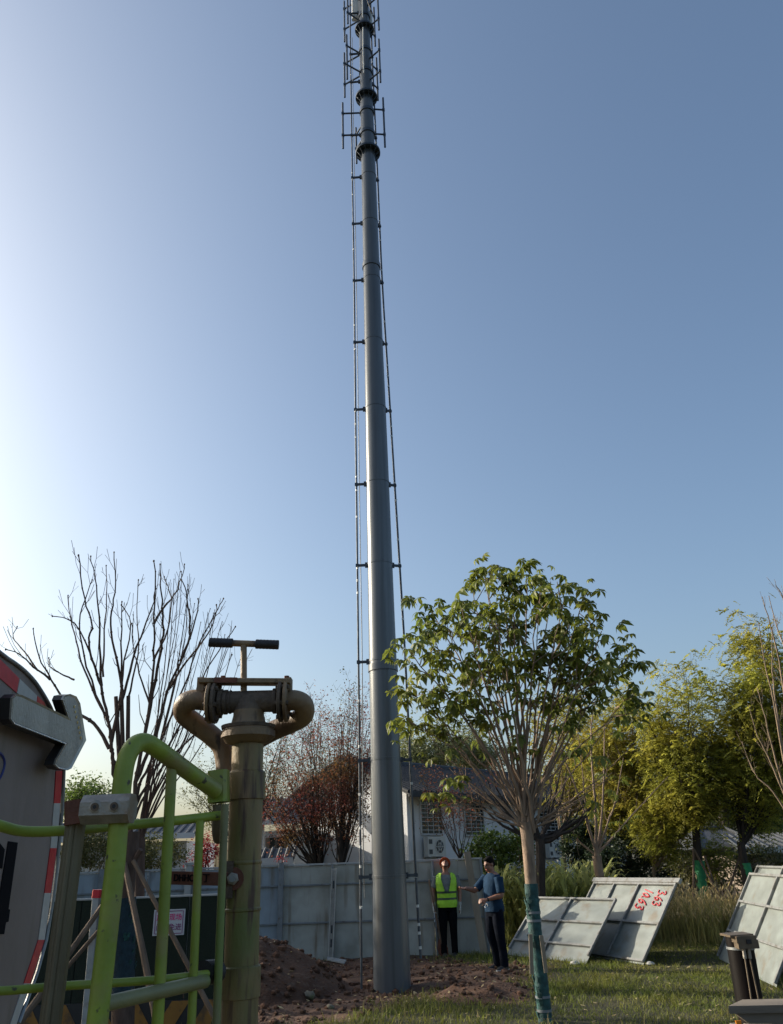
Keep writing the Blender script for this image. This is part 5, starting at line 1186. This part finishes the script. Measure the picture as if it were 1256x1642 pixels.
MB().tube(smooth_path(mid_, 5), .0112, 14).build('middle_rail', MT['green_paint'], gr)
MB().tube(smooth_path([at(*q) for q in [(-80, 1588, 1.72), (0, 1589, 1.80), (101, 1581, 1.88), (242, 1572, 1.98), (345, 1560, 2.08)]], 4), .0085, 12).build('lower_rail', MT['green_paint'], gr)
MB().tube([at(168, 1610, 1.79), at(330, 1573, 2.06)], .0145, 14).build('brace_tube', MT['olive_paint'], gr)
MB().tube([at(326, 1560, 2.07), at(348, 1558, 2.12)], .026, 16).build('rubber_sleeve', MT['rubber'], gr)
p0, p1 = at(351, 1287, 2.12), at(351, 1236, 2.12); MB().bar(p0, p1, .05, .05, up=(0, 1, 0), bev=.008).build('rail_socket', MT['green_paint'], gr)
MB().tube(smooth_path([at(351, 1290, 2.12), at(350, 1330, 2.13), at(352, 1345, 2.15)], 3), .016, 12).build('socket_pipe', MT['khaki_paint'], gr)
# grey post and clamp
cpq = [at(121.5, 1322, 1.80), at(118, 1373, 1.80), at(79, 1624, 1.80)]
gp = empty('clamp_post', (cpq[2].x, 1.80, 0)); tag(gp, 'khaki post with rusty cap and silver screw clamp left of the thick green rail', 'post')
d_ = (cpq[0] - cpq[2]).normalized()
MB().bar(Vector((cpq[2].x, cpq[2].y, 0)) , cpq[0], .038, .034, up=(0, -1, 0), bev=.008).bar(Vector((cpq[2].x, cpq[2].y - .018, 0)), cpq[0] + Vector((0, -.018, 0)), .012, .012, up=(0, -1, 0), bev=.004).build('post_body', MT['khaki_paint'], gp)
c0, c1 = at(124, 1322, 1.79), at(124, 1284, 1.79); MB().bar(c0, c1, .044, .046, up=(0, -1, 0), bev=.008).build('rusty_cap', MT['rust'], gp)
k0, k1 = at(136, 1299, 1.765), at(213, 1296, 1.765); MB().bar(k0, k1, .062, .058, up=(0, 0, 1), bev=.016).build('clamp_body', MT['cast_metal'], gp)
for px_, py_ in ((153, 1294), (184, 1293)):
    c = at(px_, py_, 1.735); MB().lathe([(-.004, .0145), (.0, .0145), (.002, .011)], c, (0, -1, 0), 20).build('clamp_boss', MT['cast_metal'], gp); MB().lathe([(.0025, .0085), (.0045, .0085)], c, (0, -1, 0), 16).build('screw', MT['dirty_iron'], gp)
    MB().lathe([(.0046, .0042), (.0052, .0042)], c, (0, -1, 0), 6).build('screw_socket', MT['rubber'], gp)

# ------------------------------------------------------------------ board with arrow lamp: it runs along the view and faces right
XB = -1.15
def pb(px, py, off=0.0): return on_plane(px, py, Vector((XB + off, 0, 0)), Vector((1, 0, 0)))
ab = empty('arrow_board', (XB, pb(40, 1600).y, 0)); tag(ab, 'grey board edged with red and white tape and carrying a big arrow lamp', 'traffic board')
outl = [(-200, 900), (-90, 975), (0, 1048), (20, 1062), (38, 1076), (54, 1093), (65, 1109), (74, 1124), (82, 1140), (91, 1165), (98, 1195), (101, 1234), (94.5, 1341), (72.5, 1507), (28, 1641)]
PO = [pb(x, y) for x, y in outl]
low = PO[-1] + (PO[-1] - PO[-2]) * 1.2; PO += [low, Vector((XB, PO[0].y, low.z))]
MB().prism(PO, (-.03, 0, 0)).build('board', MT['board_grey'], ab, smooth=False)
MB().tube([p + Vector((.004, 0, 0)) for p in smooth_path(PO[:15], 3)], .006, 8).build('edge_rim', MT['galv'], ab)
def flat_poly(pxs, mat, name='lettering', o=.0008, d=.002): MB().prism([pb(x, y, o) for x, y in pxs], (d, 0, 0)).build(name, MT[mat], ab, smooth=False)
flat_poly([(-70, 1000), (0, 1057.5), (30.5, 1088), (26, 1111), (0, 1088), (-72, 1036)], 'tape_red', 'tape')
flat_poly([(31.2, 1088.6), (59, 1115.7), (57.6, 1127.7), (26.8, 1111.4)], 'tape_white', 'tape')
flat_poly([(59.8, 1116.2), (70, 1126), (76, 1140), (58.2, 1128)], 'tape_red', 'tape')
xr = lambda y: float(np.interp(y, [1234, 1341, 1507, 1641], [101, 94.5, 72.5, 28])) if y <= 1641 else 28 - (y - 1641) * .34
for a, c, m in [(1236, 1288, 'tape_red'), (1288, 1360, 'tape_white'), (1360, 1432, 'tape_red'), (1432, 1507, 'tape_white'), (1507, 1577, 'tape_red'), (1577, 1660, 'tape_white')]:
    flat_poly([(xr(a) - 1.5, a), (xr(c) - 1.5, c), (xr(c) - 11.5, c), (xr(a) - 11.5, a)], m, 'tape')
m_ = MB(); m_.tube(smooth_path([pb(x, y, .001) for x, y in [(-30, 1218), (-14, 1207), (0, 1208), (7, 1220), (5, 1236), (-3, 1252), (-16, 1268), (-32, 1284)]], 5), .0042, 6); m_.build('lettering', MT['print_blue'], ab)
flat_poly([(13, 1349), (28, 1351), (13, 1458), (15.5, 1458.5), (13, 1478), (9, 1479), (6, 1498), (-14, 1498), (-4, 1450)], 'print_black')
flat_poly([(-20, 1340), (0, 1353), (7, 1362), (3, 1393), (-18, 1384)], 'print_black')
for y_ in (PO[-2].y - .02, PO[-1].y + .05): MB().bar((XB - .058, y_, 0), (XB - .058, y_, 1.6), .05, .05, bev=.004).build('leg', MT['frame_grey'], ab)
# the arrow lamp
ao = [(17, 1119), (24, 1113), (33, 1115), (108, 1151), (98, 1122), (101, 1115), (110, 1113), (120, 1117), (126, 1128), (135.5, 1187), (112, 1232), (106, 1235), (92, 1232), (86, 1226), (88, 1218), (103, 1193), (21, 1161), (15, 1153)]
LO = .062
al = empty('arrow_lamp', pb(75, 1170, LO)); tag(al, 'silver rimmed arrow lamp pointing right on the taped board', 'lamp')
def arrow_poly(ins, off):
    pts = [Vector((p[0], p[1], 0)) for p in ao]; out = []; n = len(pts)
    for i in range(n):
        a, b_, c = pts[i - 1], pts[i], pts[(i + 1) % n]; d1 = (b_ - a).normalized(); d2 = (c - b_).normalized(); n1 = Vector((-d1.y, d1.x, 0)); n2 = Vector((-d2.y, d2.x, 0)); q = (n1 + n2); q.normalize(); k = ins / max(.35, q.dot(n1)); e = b_ + q * k; out.append(pb(e.x, e.y, off))
    return out
front = arrow_poly(0, LO)
MB().loft([front, [p + Vector((-.030, 0, 0)) for p in front]]).build('lamp_housing', MT['plastic_black'], al, smooth=False)
rimo, rimi = arrow_poly(-.3, LO + .0006), arrow_poly(2.8, LO + .0006); n_ = len(rimo); U_ = Vector((.006, 0, 0)); m_ = MB()
m_.add(rimo + rimi + [p + U_ for p in rimo] + [p + U_ * .5 for p in rimi], [f for i in range(n_) for j in [(i + 1) % n_] for f in [(i, j, 2 * n_ + j, 2 * n_ + i), (2 * n_ + i, 2 * n_ + j, 3 * n_ + j, 3 * n_ + i), (3 * n_ + i, 3 * n_ + j, n_ + j, n_ + i), (n_ + i, n_ + j, j, i)]]); m_.build('rim', MT['lamp_rim'], al)
MB().prism(arrow_poly(2.9, LO + .0008), (.0035, 0, 0)).build('lens', MT['lamp_lens'], al, smooth=False)
for k in range(7):
    p = pb(119 + 10.5 * k / 6, 1133 + 50 * k / 6, LO + .0045); MB().lathe([(0, .0052), (.002, .0052), (.003, .0025)], p, (1, 0, 0), 12).build('led', MT['led_amber'], al)
for px_, py_ in ((40, 1140), (75, 1160)):
    p = pb(px_, py_, LO - .0305); MB().bar(p, (XB + .001, p.y, p.z), .03, .03, bev=.004).build('lamp_bracket', MT['plastic_black'], al)

# ------------------------------------------------------------------ black hydraulic cylinder on a steel tray
JY = 3.22
tz = at(1170, 1613, 3.02).z; xl = at(1168, 1613, 3.02).x
tray = empty('steel_tray', (xl + .7, 3.3, 0)); tag(tray, 'weathered grey brown tray with an orange reflector at the lower right corner', 'tray')
MB().prism([(xl, 3.02, tz), (xl + 1.6, 2.86, tz), (xl + 1.6, 3.02, tz), (xl + .09, 3.13, tz)], (0, 0, -.022)).build('tray_top', MT['grey_wood'], tray, smooth=False)
MB().prism([(xl + .022, 3.028, tz - .023), (xl + 1.58, 2.872, tz - .023), (xl + 1.58, 2.872, tz - .075), (xl + .06, 3.024, tz - .052)], (0, .03, 0)).build('edge_beam', MT['grey_wood'], tray, smooth=False)
MB().box((xl + .034, 3.07, (tz - .06) / 2 + .1), (.028, .05, tz - .26)).build('corner_post', MT['grey_wood'], tray, smooth=False)
MB().prism([(xl + .062, 3.062, tz - .06), (xl + 1.58, 2.91, tz - .08), (xl + 1.58, 2.91, .35), (xl + .062, 3.062, .35)], (0, .02, 0)).build('side_plate', MT['grey_wood'], tray, smooth=False)
MB().prism([(xl + .022, 3.043, tz - .045), (xl + .040, 3.043, tz - .045), (xl + .036, 3.043, tz - .12), (xl + .026, 3.043, tz - .12)], (0, -.004, 0)).build('reflector', MT['orange_reflector'], tray, smooth=False)
for x in (xl + .25, xl + 1.45):
    for y in (3.14,): MB().bar((x, y, 0), (x, y, tz - .08), .05, .05, bev=.004).build('leg', MT['dark_steel'], tray)
hc = empty('hydraulic_cylinder', at(1204, 1613, JY)); tag(hc, 'slanted black hydraulic cylinder with a brass brown valve block on the tray', 'cylinder')
c0, c1 = at(1204, 1618, JY), at(1187.5, 1521, JY); dj = (c1 - c0).normalized(); c0 = c0 - dj * .7; sj = scale_at(c1); rj = 20.3 / sj
MB().lathe([(0, rj), ((c1 - c0).length, rj), ((c1 - c0).length + .004, rj * .9)], c0, dj, 28).build('barrel', MT['jack_black'], hc)
MB().lathe([(-.002, rj * 1.05), (.006, rj * 1.05)], c1, dj, 28).build('barrel_ring', MT['galv'], hc)
e1 = at(1179, 1500, JY); 
MB().lathe([(0, 15 / sj), ((e1 - c1).length, 15.5 / sj)], c1 + Vector((-.012, 0, .004)), dj, 20).build('head', MT['jack_black'], hc)
MB().box(at(1181, 1498.5, JY - .01), (37 / sj, .10, .007), Matrix.Rotation(-.03, 3, 'Y')).build('cap_plate', MT['valve_brown'], hc)
vb = at(1194.5, 1510, JY - .045)
m_ = MB(); m_.box(vb, (30 / sj, .05, 18 / sj)); m_.box(vb + Vector((-13 / sj, -.004, 4 / sj)), (8 / sj, .05, 9 / sj)); m_.box(vb + Vector((15 / sj, 0, -3 / sj)), (5 / sj, .045, 12 / sj)); m_.build('valve_block', MT['valve_brown'], hc, smooth=False)
MB().box(vb + Vector((2 / sj, -.0265, 1 / sj)), (8 / sj, .003, 6 / sj)).build('valve_port', MT['rubber'], hc, smooth=False)
for (a, b_, c) in (((1192.5, 1520), (1195, 1537), (1207.5, 1618)), ((1200.5, 1520), (1203, 1537), (1220, 1618))):
    p, q, r_ = at(*a, JY - .055), at(*b_, JY - .055), at(*c, JY - .06)
    MB().tube([p, q], 2.8 / sj, 10).build('hose_fitting', MT['cast_metal'], hc); MB().tube([q, r_], 1.3 / sj, 8).build('hydraulic_line', MT['valve_brown'], hc)
MB().tube([at(1206, 1537, JY - .02), at(1219, 1618, JY - .02)], 6 / sj, 12).build('return_pipe', MT['jack_black'], hc)
# ------------------------------------------------------------------ people
def ring(c, rx, ry, n=18, rot=None, pw=1.0):
    c = Vector(c); out = []
    for j in range(n):
        a = 2 * math.pi * j / n; x, y = math.cos(a), math.sin(a); x = math.copysign(abs(x) ** pw, x); y = math.copysign(abs(y) ** pw, y); v = Vector((x * rx, y * ry, 0)); out.append(c + (rot @ v if rot is not None else v))
    return out
def remeshed(mb, name, vox, smooth=2, push=0.0):
    me = mb.mesh(name, False); o = bpy.data.objects.new('tmp_body', me); col.objects.link(o)
    r = o.modifiers.new('r', 'REMESH'); r.mode = 'VOXEL'; r.voxel_size = vox
    if smooth:
        s = o.modifiers.new('s', 'SMOOTH'); s.factor = .5; s.iterations = smooth
    bpy.context.view_layer.update(); dg = bpy.context.evaluated_depsgraph_get()
    m2 = bpy.data.meshes.new_from_object(o.evaluated_get(dg)); m2.name = name; bpy.data.objects.remove(o); bpy.data.meshes.remove(me)
    m2.polygons.foreach_set('use_smooth', [True] * len(m2.polygons)); m2.materials.clear(); return m2
def head_parts(mb, c, Rm, s=1.0):
    """skull, jaw, nose, ears; the face looks along local -y"""
    e = lambda o, r, n=16, m=10: mb.ell(c + Rm @ (Vector(o) * s), tuple(x * s for x in r), Rm, n, m)
    e((0, .012, .025), (.076, .094, .092)); e((0, -.022, -.045), (.058, .068, .070)); e((0, -.058, -.088), (.030, .026, .024), 10, 6)
    e((0, -.098, -.018), (.014, .020, .026), 10, 6); e((0, -.104, -.034), (.017, .016, .012), 10, 6); e((0, -.084, .020), (.052, .014, .012), 10, 6)
    e((0, -.085, -.066), (.024, .013, .009), 10, 6)
    for sx in (-1, 1): e((sx * .076, .008, -.012), (.010, .020, .030), 8, 6)
def hand(mb, wrist, d, palm_n, thumb_side, s=1.0, curl=.5):
    """palm, four fingers of unequal length and a thumb from the side of the palm"""
    d = Vector(d).normalized(); n = Vector(palm_n); n = (n - d * n.dot(d)).normalized(); t = d.cross(n).normalized() * thumb_side
    c = wrist + d * .05 * s; mb.loft([ring_at(wrist - d * .02, t, n, .026 * s, .019 * s), ring_at(wrist + d * .015, t, n, .034 * s, .018 * s), ring_at(wrist + d * .085 * s, t, n, .041 * s, .015 * s), ring_at(wrist + d * .096 * s, t, n, .036 * s, .011 * s)])
    for k, ln in enumerate((.066, .076, .071, .055)):
        b = wrist + d * .085 * s + t * ((.5 - k / 3) * .062 * s); a = 0; pts = [b]
        for j in range(3):
            a += curl * (.45 + .25 * j); pts.append(pts[-1] + (d * math.cos(a) + n * math.sin(a)) * (ln * s * (.42, .33, .25)[j]))
        mb.tube(pts, [.0098 * s, .0095 * s, .0088 * s, .0075 * s], 8)
    b = wrist + d * .028 * s + t * .030 * s; mb.tube([b, b + (t * .75 + d * .6 + n * .25) * .038 * s, b + (t * .75 + d * 1.3 + n * .55) * .052 * s], [.0135 * s, .0115 * s, .009 * s], 8)
def ring_at(c, u, v, ru, rv, n=14):
    return [c + u * (ru * math.cos(2 * math.pi * j / n)) + v * (rv * math.sin(2 * math.pi * j / n)) for j in range(n)]
def limb_(mb, pts, rad, n=14): mb.tube(smooth_path(pts, 4), [float(np.interp(i / 4, range(len(pts)), rad)) for i in range((len(pts) - 1) * 4 + 1)], n)
TORSO = [(.84, .150, .105, .0), (.93, .168, .118, .0), (1.03, .152, .108, -.005), (1.14, .158, .112, -.008), (1.27, .176, .118, .0), (1.37, .182, .108, .008), (1.43, .150, .085, .014), (1.475, .075, .066, .014)]
def torso(mb, grow=0.0, z0=0.0, z1=9, sc=1.0):
    mb.loft([ring((0, y, z), (rx + grow) * sc, (ry + grow) * sc, 22, None, .88) for z, rx, ry, y in TORSO if z0 <= z <= z1])

# --- man in the lime vest, head thrown back
g1 = gnd(722, 1534); S1 = 1.0
p1 = empty('person', (g1.x, g1.y, ground_z(g1.x, g1.y))); tag(p1, 'person in lime vest and orange helmet looking up, holding a shovel by the fence', 'person')
Rt = Matrix.Rotation(R(-50), 3, 'X'); Rh = Rt @ Matrix.Rotation(R(4), 3, 'Y'); hc1 = Vector((0.0, -.012, 1.615))
sh = [((-.195, .01, 1.395), (-.262, .03, 1.13), (-.268, -.055, .90)), ((.195, .01, 1.395), (.262, .035, 1.13), (.250, -.03, .895))]
mb = MB(); torso(mb); mb.tube([(0, .014, 1.44), (0, .0, 1.50), (0, -.005, 1.57)], [.062, .056, .056], 14); head_parts(mb, hc1, Rh)
for a, b_, c in sh:
    limb_(mb, [Vector(a), Vector(a).lerp(Vector(b_), .5), Vector(b_), Vector(b_).lerp(Vector(c), .35), Vector(c)], [.056, .048, .040, .040, .027])
hand(mb, Vector(sh[0][2]), (-.02, -.15, -1), (.9, -.35, 0), 1, 1.0, .95); hand(mb, Vector(sh[1][2]), (.02, -.1, -1), (-.95, -.2, 0), -1, 1.0, .45)
leg1 = [[(-.088, 0, .90), (-.095, -.012, .68), (-.10, -.005, .49), (-.105, .02, .28), (-.108, .03, .085)], [(.088, 0, .90), (.092, -.012, .68), (.098, -.005, .49), (.10, .02, .28), (.103, .03, .085)]]
for l in leg1: limb_(mb, [Vector(p) for p in l], [.085, .076, .056, .054, .038])
link('body', remeshed(mb, 'body', .0085), MT['skin'], p1, True)
mb = MB(); mb.loft([ring((0, y, z), rx + .016, ry + .016, 22, None, .88) for z, rx, ry, y in [(.79, .120, .10, 0), (.84, .152, .11, 0), (.93, .168, .118, 0), (1.02, .150, .108, 0)]])
for l in leg1: limb_(mb, [Vector(p) for p in l[:4]] + [Vector((l[4][0], .03, .055))], [.098, .094, .074, .066, .062])
link('trousers', remeshed(mb, 'trousers', .011), MT['trousers_black'], p1, True)
mb = MB(); torso(mb, .011, .9, 1.44); mb.loft([ring((0, .014, 1.40), .155, .09), ring((0, .012, 1.455), .078, .072)])
for a, b_, c in sh: limb_(mb, [Vector(a) * 1.0 + Vector((0, 0, .012)), Vector(a).lerp(Vector(b_), .45), Vector(a).lerp(Vector(b_), .72)], [.072, .070, .066])
link('shirt', remeshed(mb, 'shirt', .010), MT['shirt_grey'], p1, True)
# vest: a shell round the torso, open in a V at the front and at the armholes
def prof_at(z):
    zs = [t[0] for t in TORSO]; return [float(np.interp(z, zs, [t[k] for t in TORSO])) for k in (1, 2, 3)]
vv, ff, nA = [], [], 96; zs = [.855 + .605 * i / 52 for i in range(53)]
for z in zs:
    rx, ry, y = prof_at(min(z, 1.455)); g_ = .026
    for j in range(nA):
        a = 2 * math.pi * j / nA; c, s_ = math.cos(a), math.sin(a); vv.append(Vector((math.copysign(abs(c) ** .88, c) * (rx + g_), y + math.copysign(abs(s_) ** .88, s_) * (ry + g_), z)))
keepf = []
for i in range(52):
    for j in range(nA):
        a = 2 * math.pi * (j + .5) / nA; z = (zs[i] + zs[i + 1]) / 2; front = abs(((a - 1.5 * math.pi) + math.pi) % (2 * math.pi) - math.pi); side = min(abs(((a - 0) + math.pi) % (2 * math.pi) - math.pi), abs(((a - math.pi) + math.pi) % (2 * math.pi) - math.pi))
        if z > 1.12 and front < .16 + (z - 1.12) * 1.25: continue
        if z > 1.20 and side < .22 + (z - 1.2) * .35: continue
        k = i * nA + j; k2 = i * nA + (j + 1) % nA; keepf.append((k, k2, k2 + nA, k + nA))
me = bpy.data.meshes.new('vest'); me.from_pydata([tuple(v) for v in vv], [], keepf); me.update(); o = bpy.data.objects.new('tmp', me); col.objects.link(o); sm = o.modifiers.new('s', 'SOLIDIFY'); sm.thickness = .012; sm.offset = 1
bpy.context.view_layer.update(); m2 = bpy.data.meshes.new_from_object(o.evaluated_get(bpy.context.evaluated_depsgraph_get())); bpy.data.objects.remove(o); m2.name = 'vest'; m2.polygons.foreach_set('use_smooth', [True] * len(m2.polygons)); m2.set_sharp_from_angle(angle=R(50))
vest = link('vest', m2, MT['vest_lime'], p1, True)
for z0, hh, mk in ((1.10, .038, 'vest_band'), (.985, .038, 'vest_band')):
    rg = []
    for z, gq in ((z0, .037), (z0, .043), (z0 + hh, .043), (z0 + hh, .037)):
        rx, ry, y = prof_at(z); rg.append(ring((0, y, z), rx + gq, ry + gq, 32, None, .88))
    mb = MB(); mb.loft(rg, cap=False, closed=True); mb.build('reflective_band', MT[mk], vest, local=True)
# helmet tilted back with the head
hp_ = lambda o: hc1 + Rh @ Vector(o)
mb = MB(); rings_ = []
for i in range(9):
    th = i / 8 * math.pi / 2; rings_.append(ring(hp_((0, .018, .045 + .105 * math.sin(th))), .105 * max(.03, math.cos(th)), .128 * max(.03, math.cos(th)), 22, Rh))
mb.loft(rings_); mb.loft([ring(hp_((0, .0, .038)), .112, .150, 22, Rh), ring(hp_((0, .0, .047)), .110, .146, 22, Rh)]); mb.tube([hp_((0, .13, .07)), hp_((0, .07, .135)), hp_((0, 0, .156)), hp_((0, -.07, .13))], .012, 8); mb.build('helmet', MT['helmet_orange'], p1, local=True)
mb = MB()
for sx in (-1, 1): mb.tube([hp_((sx * .082, -.01, .03)), hp_((sx * .078, -.03, -.06)), hp_((sx * .03, -.055, -.118)), hp_((0, -.058, -.122))], .006, 5)
mb.build('chin_strap', MT['trousers_black'], p1, local=True)
for sx in (-1, 1): MB().ell(hp_((sx * .031, -.086, .004)), (.013, .007, .008), Rh, 10, 6).build('eye', MT['hair'], p1, local=True)
MB().ell(hp_((0, -.097, -.066)), (.022, .005, .004), Rh, 10, 6).build('mouth', MT['print_red'], p1, local=True)
for i, (a, b_, c) in enumerate(sh):
    w = Vector(c); mb = MB(); dd = Vector((-.02 if i == 0 else .02, -.15 if i == 0 else -.1, -1)).normalized()
    mb.tube([w - dd * .045, w - dd * .0, w + dd * .01], [.036, .034, .036], 14); hand(mb, w, dd, (.9, -.35, 0) if i == 0 else (-.95, -.2, 0), 1 if i == 0 else -1, 1.18, .95 if i == 0 else .45); link('glove', remeshed(mb, 'glove', .006, 1), MT['glove_white'], p1, True)
def shoe(parent, ank, yaw, L_=.27, sole='shoe_black'):
    Rz = Matrix.Rotation(yaw, 3, 'Z'); c = Vector((ank[0], ank[1], 0)); f = lambda x, y, z: c + Rz @ Vector((x, y, z)); mb = MB(); rg = []
    for y, w, h in ((.075, .030, .07), (.05, .040, .095), (0, .043, .10), (-.06, .045, .075), (-.12, .048, .056), (-.165, .040, .045), (-.195, .018, .034)):
        rg.append([f(w * math.cos(a) * (1 if math.sin(a) > 0 else 1.08), y, .018 + max(0, (h - .018) * math.sin(a)) if math.sin(a) > 0 else .018) for a in [2 * math.pi * k / 14 for k in range(14)]])
    mb.loft(rg); s_ = mb.build('shoe', MT['shoe_black'], parent, local=True)
    poly = [f(x, y, 0) for x, y in ((.035, .085), (.045, .0), (.052, -.09), (.045, -.16), (.015, -.205), (-.02, -.205), (-.045, -.16), (-.05, -.09), (-.043, 0), (-.035, .085))]; MB().prism(poly, (0, 0, .022)).build('sole', MT[sole], s_, local=True)
shoe(p1, (-.108, .03), .18); shoe(p1, (.103, .03), -.18)
# shovel in his right hand
base_ = wloc(p1); hw = base_ + Vector(sh[0][2]) + Vector((.02, -.03, -.085)); top_ = at(687, 1402, FENCE_Y - .12); bot_ = at(709, 1522, g1.y + .0); bot_.z = .22
hv = Vector((hw.x, hw.y, hw.z)); shv = empty('shovel', (bot_.x, bot_.y, 0)); tag(shv, 'shovel with a dark blade upright beside the person in the vest', 'shovel')
dirS = (hv - bot_).normalized(); topS = hv + dirS * .55
MB().tube([bot_, hv, topS], [.017, .016, .016], 10).build('handle', MT['stake_wood'], shv)
xh = Vector((1, 0, 0)); mb = MB(); rg = []
for t, w, cv in ((.10, .022, 0), (.04, .07, .012), (-.08, .105, .022), (-.18, .09, .018), (-.25, .03, .006)):
    c = bot_ + dirS * t; rg.append([c - xh * w + Vector((0, -cv, 0)), c + Vector((0, cv * .3, 0)), c + xh * w + Vector((0, -cv, 0)), c + xh * w + Vector((0, -cv - .004, 0)), c + Vector((0, cv * .3 - .004, 0)), c - xh * w + Vector((0, -cv - .004, 0))])
mb.loft(rg); mb.build('blade', MT['rust'], shv)

# --- man in the blue shirt, turned to the left, one arm stretched out
g2 = gnd(801, 1556)
p2 = empty('person', (g2.x, g2.y, ground_z(g2.x, g2.y)), R(-62)); tag(p2, 'person with short dark hair in a blue T-shirt stretching out an arm', 'person')
Rh2 = Matrix.Rotation(R(14), 3, 'X') @ Matrix.Rotation(R(10), 3, 'Z'); hc2 = Vector((0, -.045, 1.60))
sh2 = [((-.195, .0, 1.385), (-.225, -.22, 1.195), (-.155, -.46, 1.235)), ((.195, .005, 1.385), (.245, -.01, 1.115), (.135, -.235, 1.055))]
mb = MB(); torso(mb); mb.tube([(0, .014, 1.43), (0, -.01, 1.49), (0, -.025, 1.56)], [.064, .058, .058], 14); head_parts(mb, hc2, Rh2)
for a, b_, c in sh2: limb_(mb, [Vector(a), Vector(a).lerp(Vector(b_), .5), Vector(b_), Vector(b_).lerp(Vector(c), .35), Vector(c)], [.058, .050, .042, .042, .028])
hand(mb, Vector(sh2[0][2]), (.25, -1, .05), (.35, .1, 1), -1, 1.05, .35); hand(mb, Vector(sh2[1][2]), (-.45, -.85, -.12), (-.7, .3, -.6), 1, 1.05, .75)
leg2 = [[(-.09, 0, .90), (-.095, -.03, .68), (-.105, -.03, .49), (-.11, .03, .28), (-.115, .06, .085)], [(.09, 0, .90), (.10, -.005, .68), (.11, .0, .49), (.12, .02, .28), (.125, .025, .085)]]
for l in leg2: limb_(mb, [Vector(p) for p in l], [.086, .078, .057, .055, .038])
link('body', remeshed(mb, 'body', .0085), MT['skin'], p2, True)
mb = MB(); mb.loft([ring((0, y, z), rx + .016, ry + .016, 22, None, .88) for z, rx, ry, y in [(.79, .120, .10, 0), (.84, .152, .11, 0), (.93, .168, .118, 0), (1.02, .150, .108, 0)]])
for l in leg2: limb_(mb, [Vector(p) for p in l[:4]] + [Vector((l[4][0], l[4][1], .05))], [.102, .100, .080, .072, .070])
link('trousers', remeshed(mb, 'trousers', .011), MT['trousers_navy'], p2, True)
mb = MB(); mb.loft([ring((0, y, z), rx, ry, 24, None, .88) for z, rx, ry, y in [(.86, .188, .145, 0), (.93, .190, .147, .0), (1.03, .178, .140, -.012), (1.14, .178, .140, -.016), (1.27, .190, .138, -.004), (1.37, .192, .122, .008), (1.425, .160, .098, .014), (1.465, .082, .074, .012)]])
for a, b_, c in sh2: limb_(mb, [Vector(a) + Vector((0, 0, .008)), Vector(a).lerp(Vector(b_), .5), Vector(a).lerp(Vector(b_), .88)], [.076, .074, .070])
link('shirt', remeshed(mb, 'shirt', .010), MT['shirt_blue'], p2, True)
for st in ([(-.10, 1.00), (-.06, .97), (-.09, .94)], [(-.05, 1.01), (-.02, .955)], [(-.03, .93), (.01, .96), (.03, .92)], [(-.11, .91), (-.05, .895)]):  # pale strokes across the lower front of the shirt
    q = []
    for x, z in [(x, z + .03) for x, z in st]:
        ry = .1475; rx = .19; q.append(Vector((x, -(ry + .004) * math.sqrt(max(0, 1 - (abs(x) / rx) ** 2.2)) - .003, z)))
    m_ = MB(); m_.tube(smooth_path(q, 3), .005, 5); m_.build('shirt_strokes', MT['sign_white'], p2, local=True)
hp2 = lambda o: hc2 + Rh2 @ Vector(o)
mb = MB(); mb.ell(hp2((0, .022, .042)), (.084, .098, .086), Rh2, 18, 10); mb.ell(hp2((0, .055, -.005)), (.078, .062, .07), Rh2, 14, 8); mb.ell(hp2((0, -.045, .088)), (.056, .034, .026), Rh2, 12, 6); link('hair', remeshed(mb, 'hair', .008, 1), MT['hair'], p2, True)
for sx in (-1, 1):
    MB().ell(hp2((sx * .031, -.086, .004)), (.013, .007, .007), Rh2, 10, 6).build('eye', MT['hair'], p2, local=True); MB().ell(hp2((sx * .032, -.090, .022)), (.019, .006, .005), Rh2, 10, 6).build('eyebrow', MT['hair'], p2, local=True)
MB().ell(hp2((0, -.097, -.066)), (.022, .005, .004), Rh2, 10, 6).build('mouth', MT['print_red'], p2, local=True)
w = Vector(sh2[1][2]); dd = Vector((-.45, -.85, -.12)).normalized(); mb = MB(); mb.tube([w - dd * .035, w - dd * .012], .033, 16); mb.build('watch', MT['rubber'], p2, local=True)
shoe(p2, (-.115, .06), -.1, sole='sole_white'); shoe(p2, (.125, .025), .25, sole='sole_white')
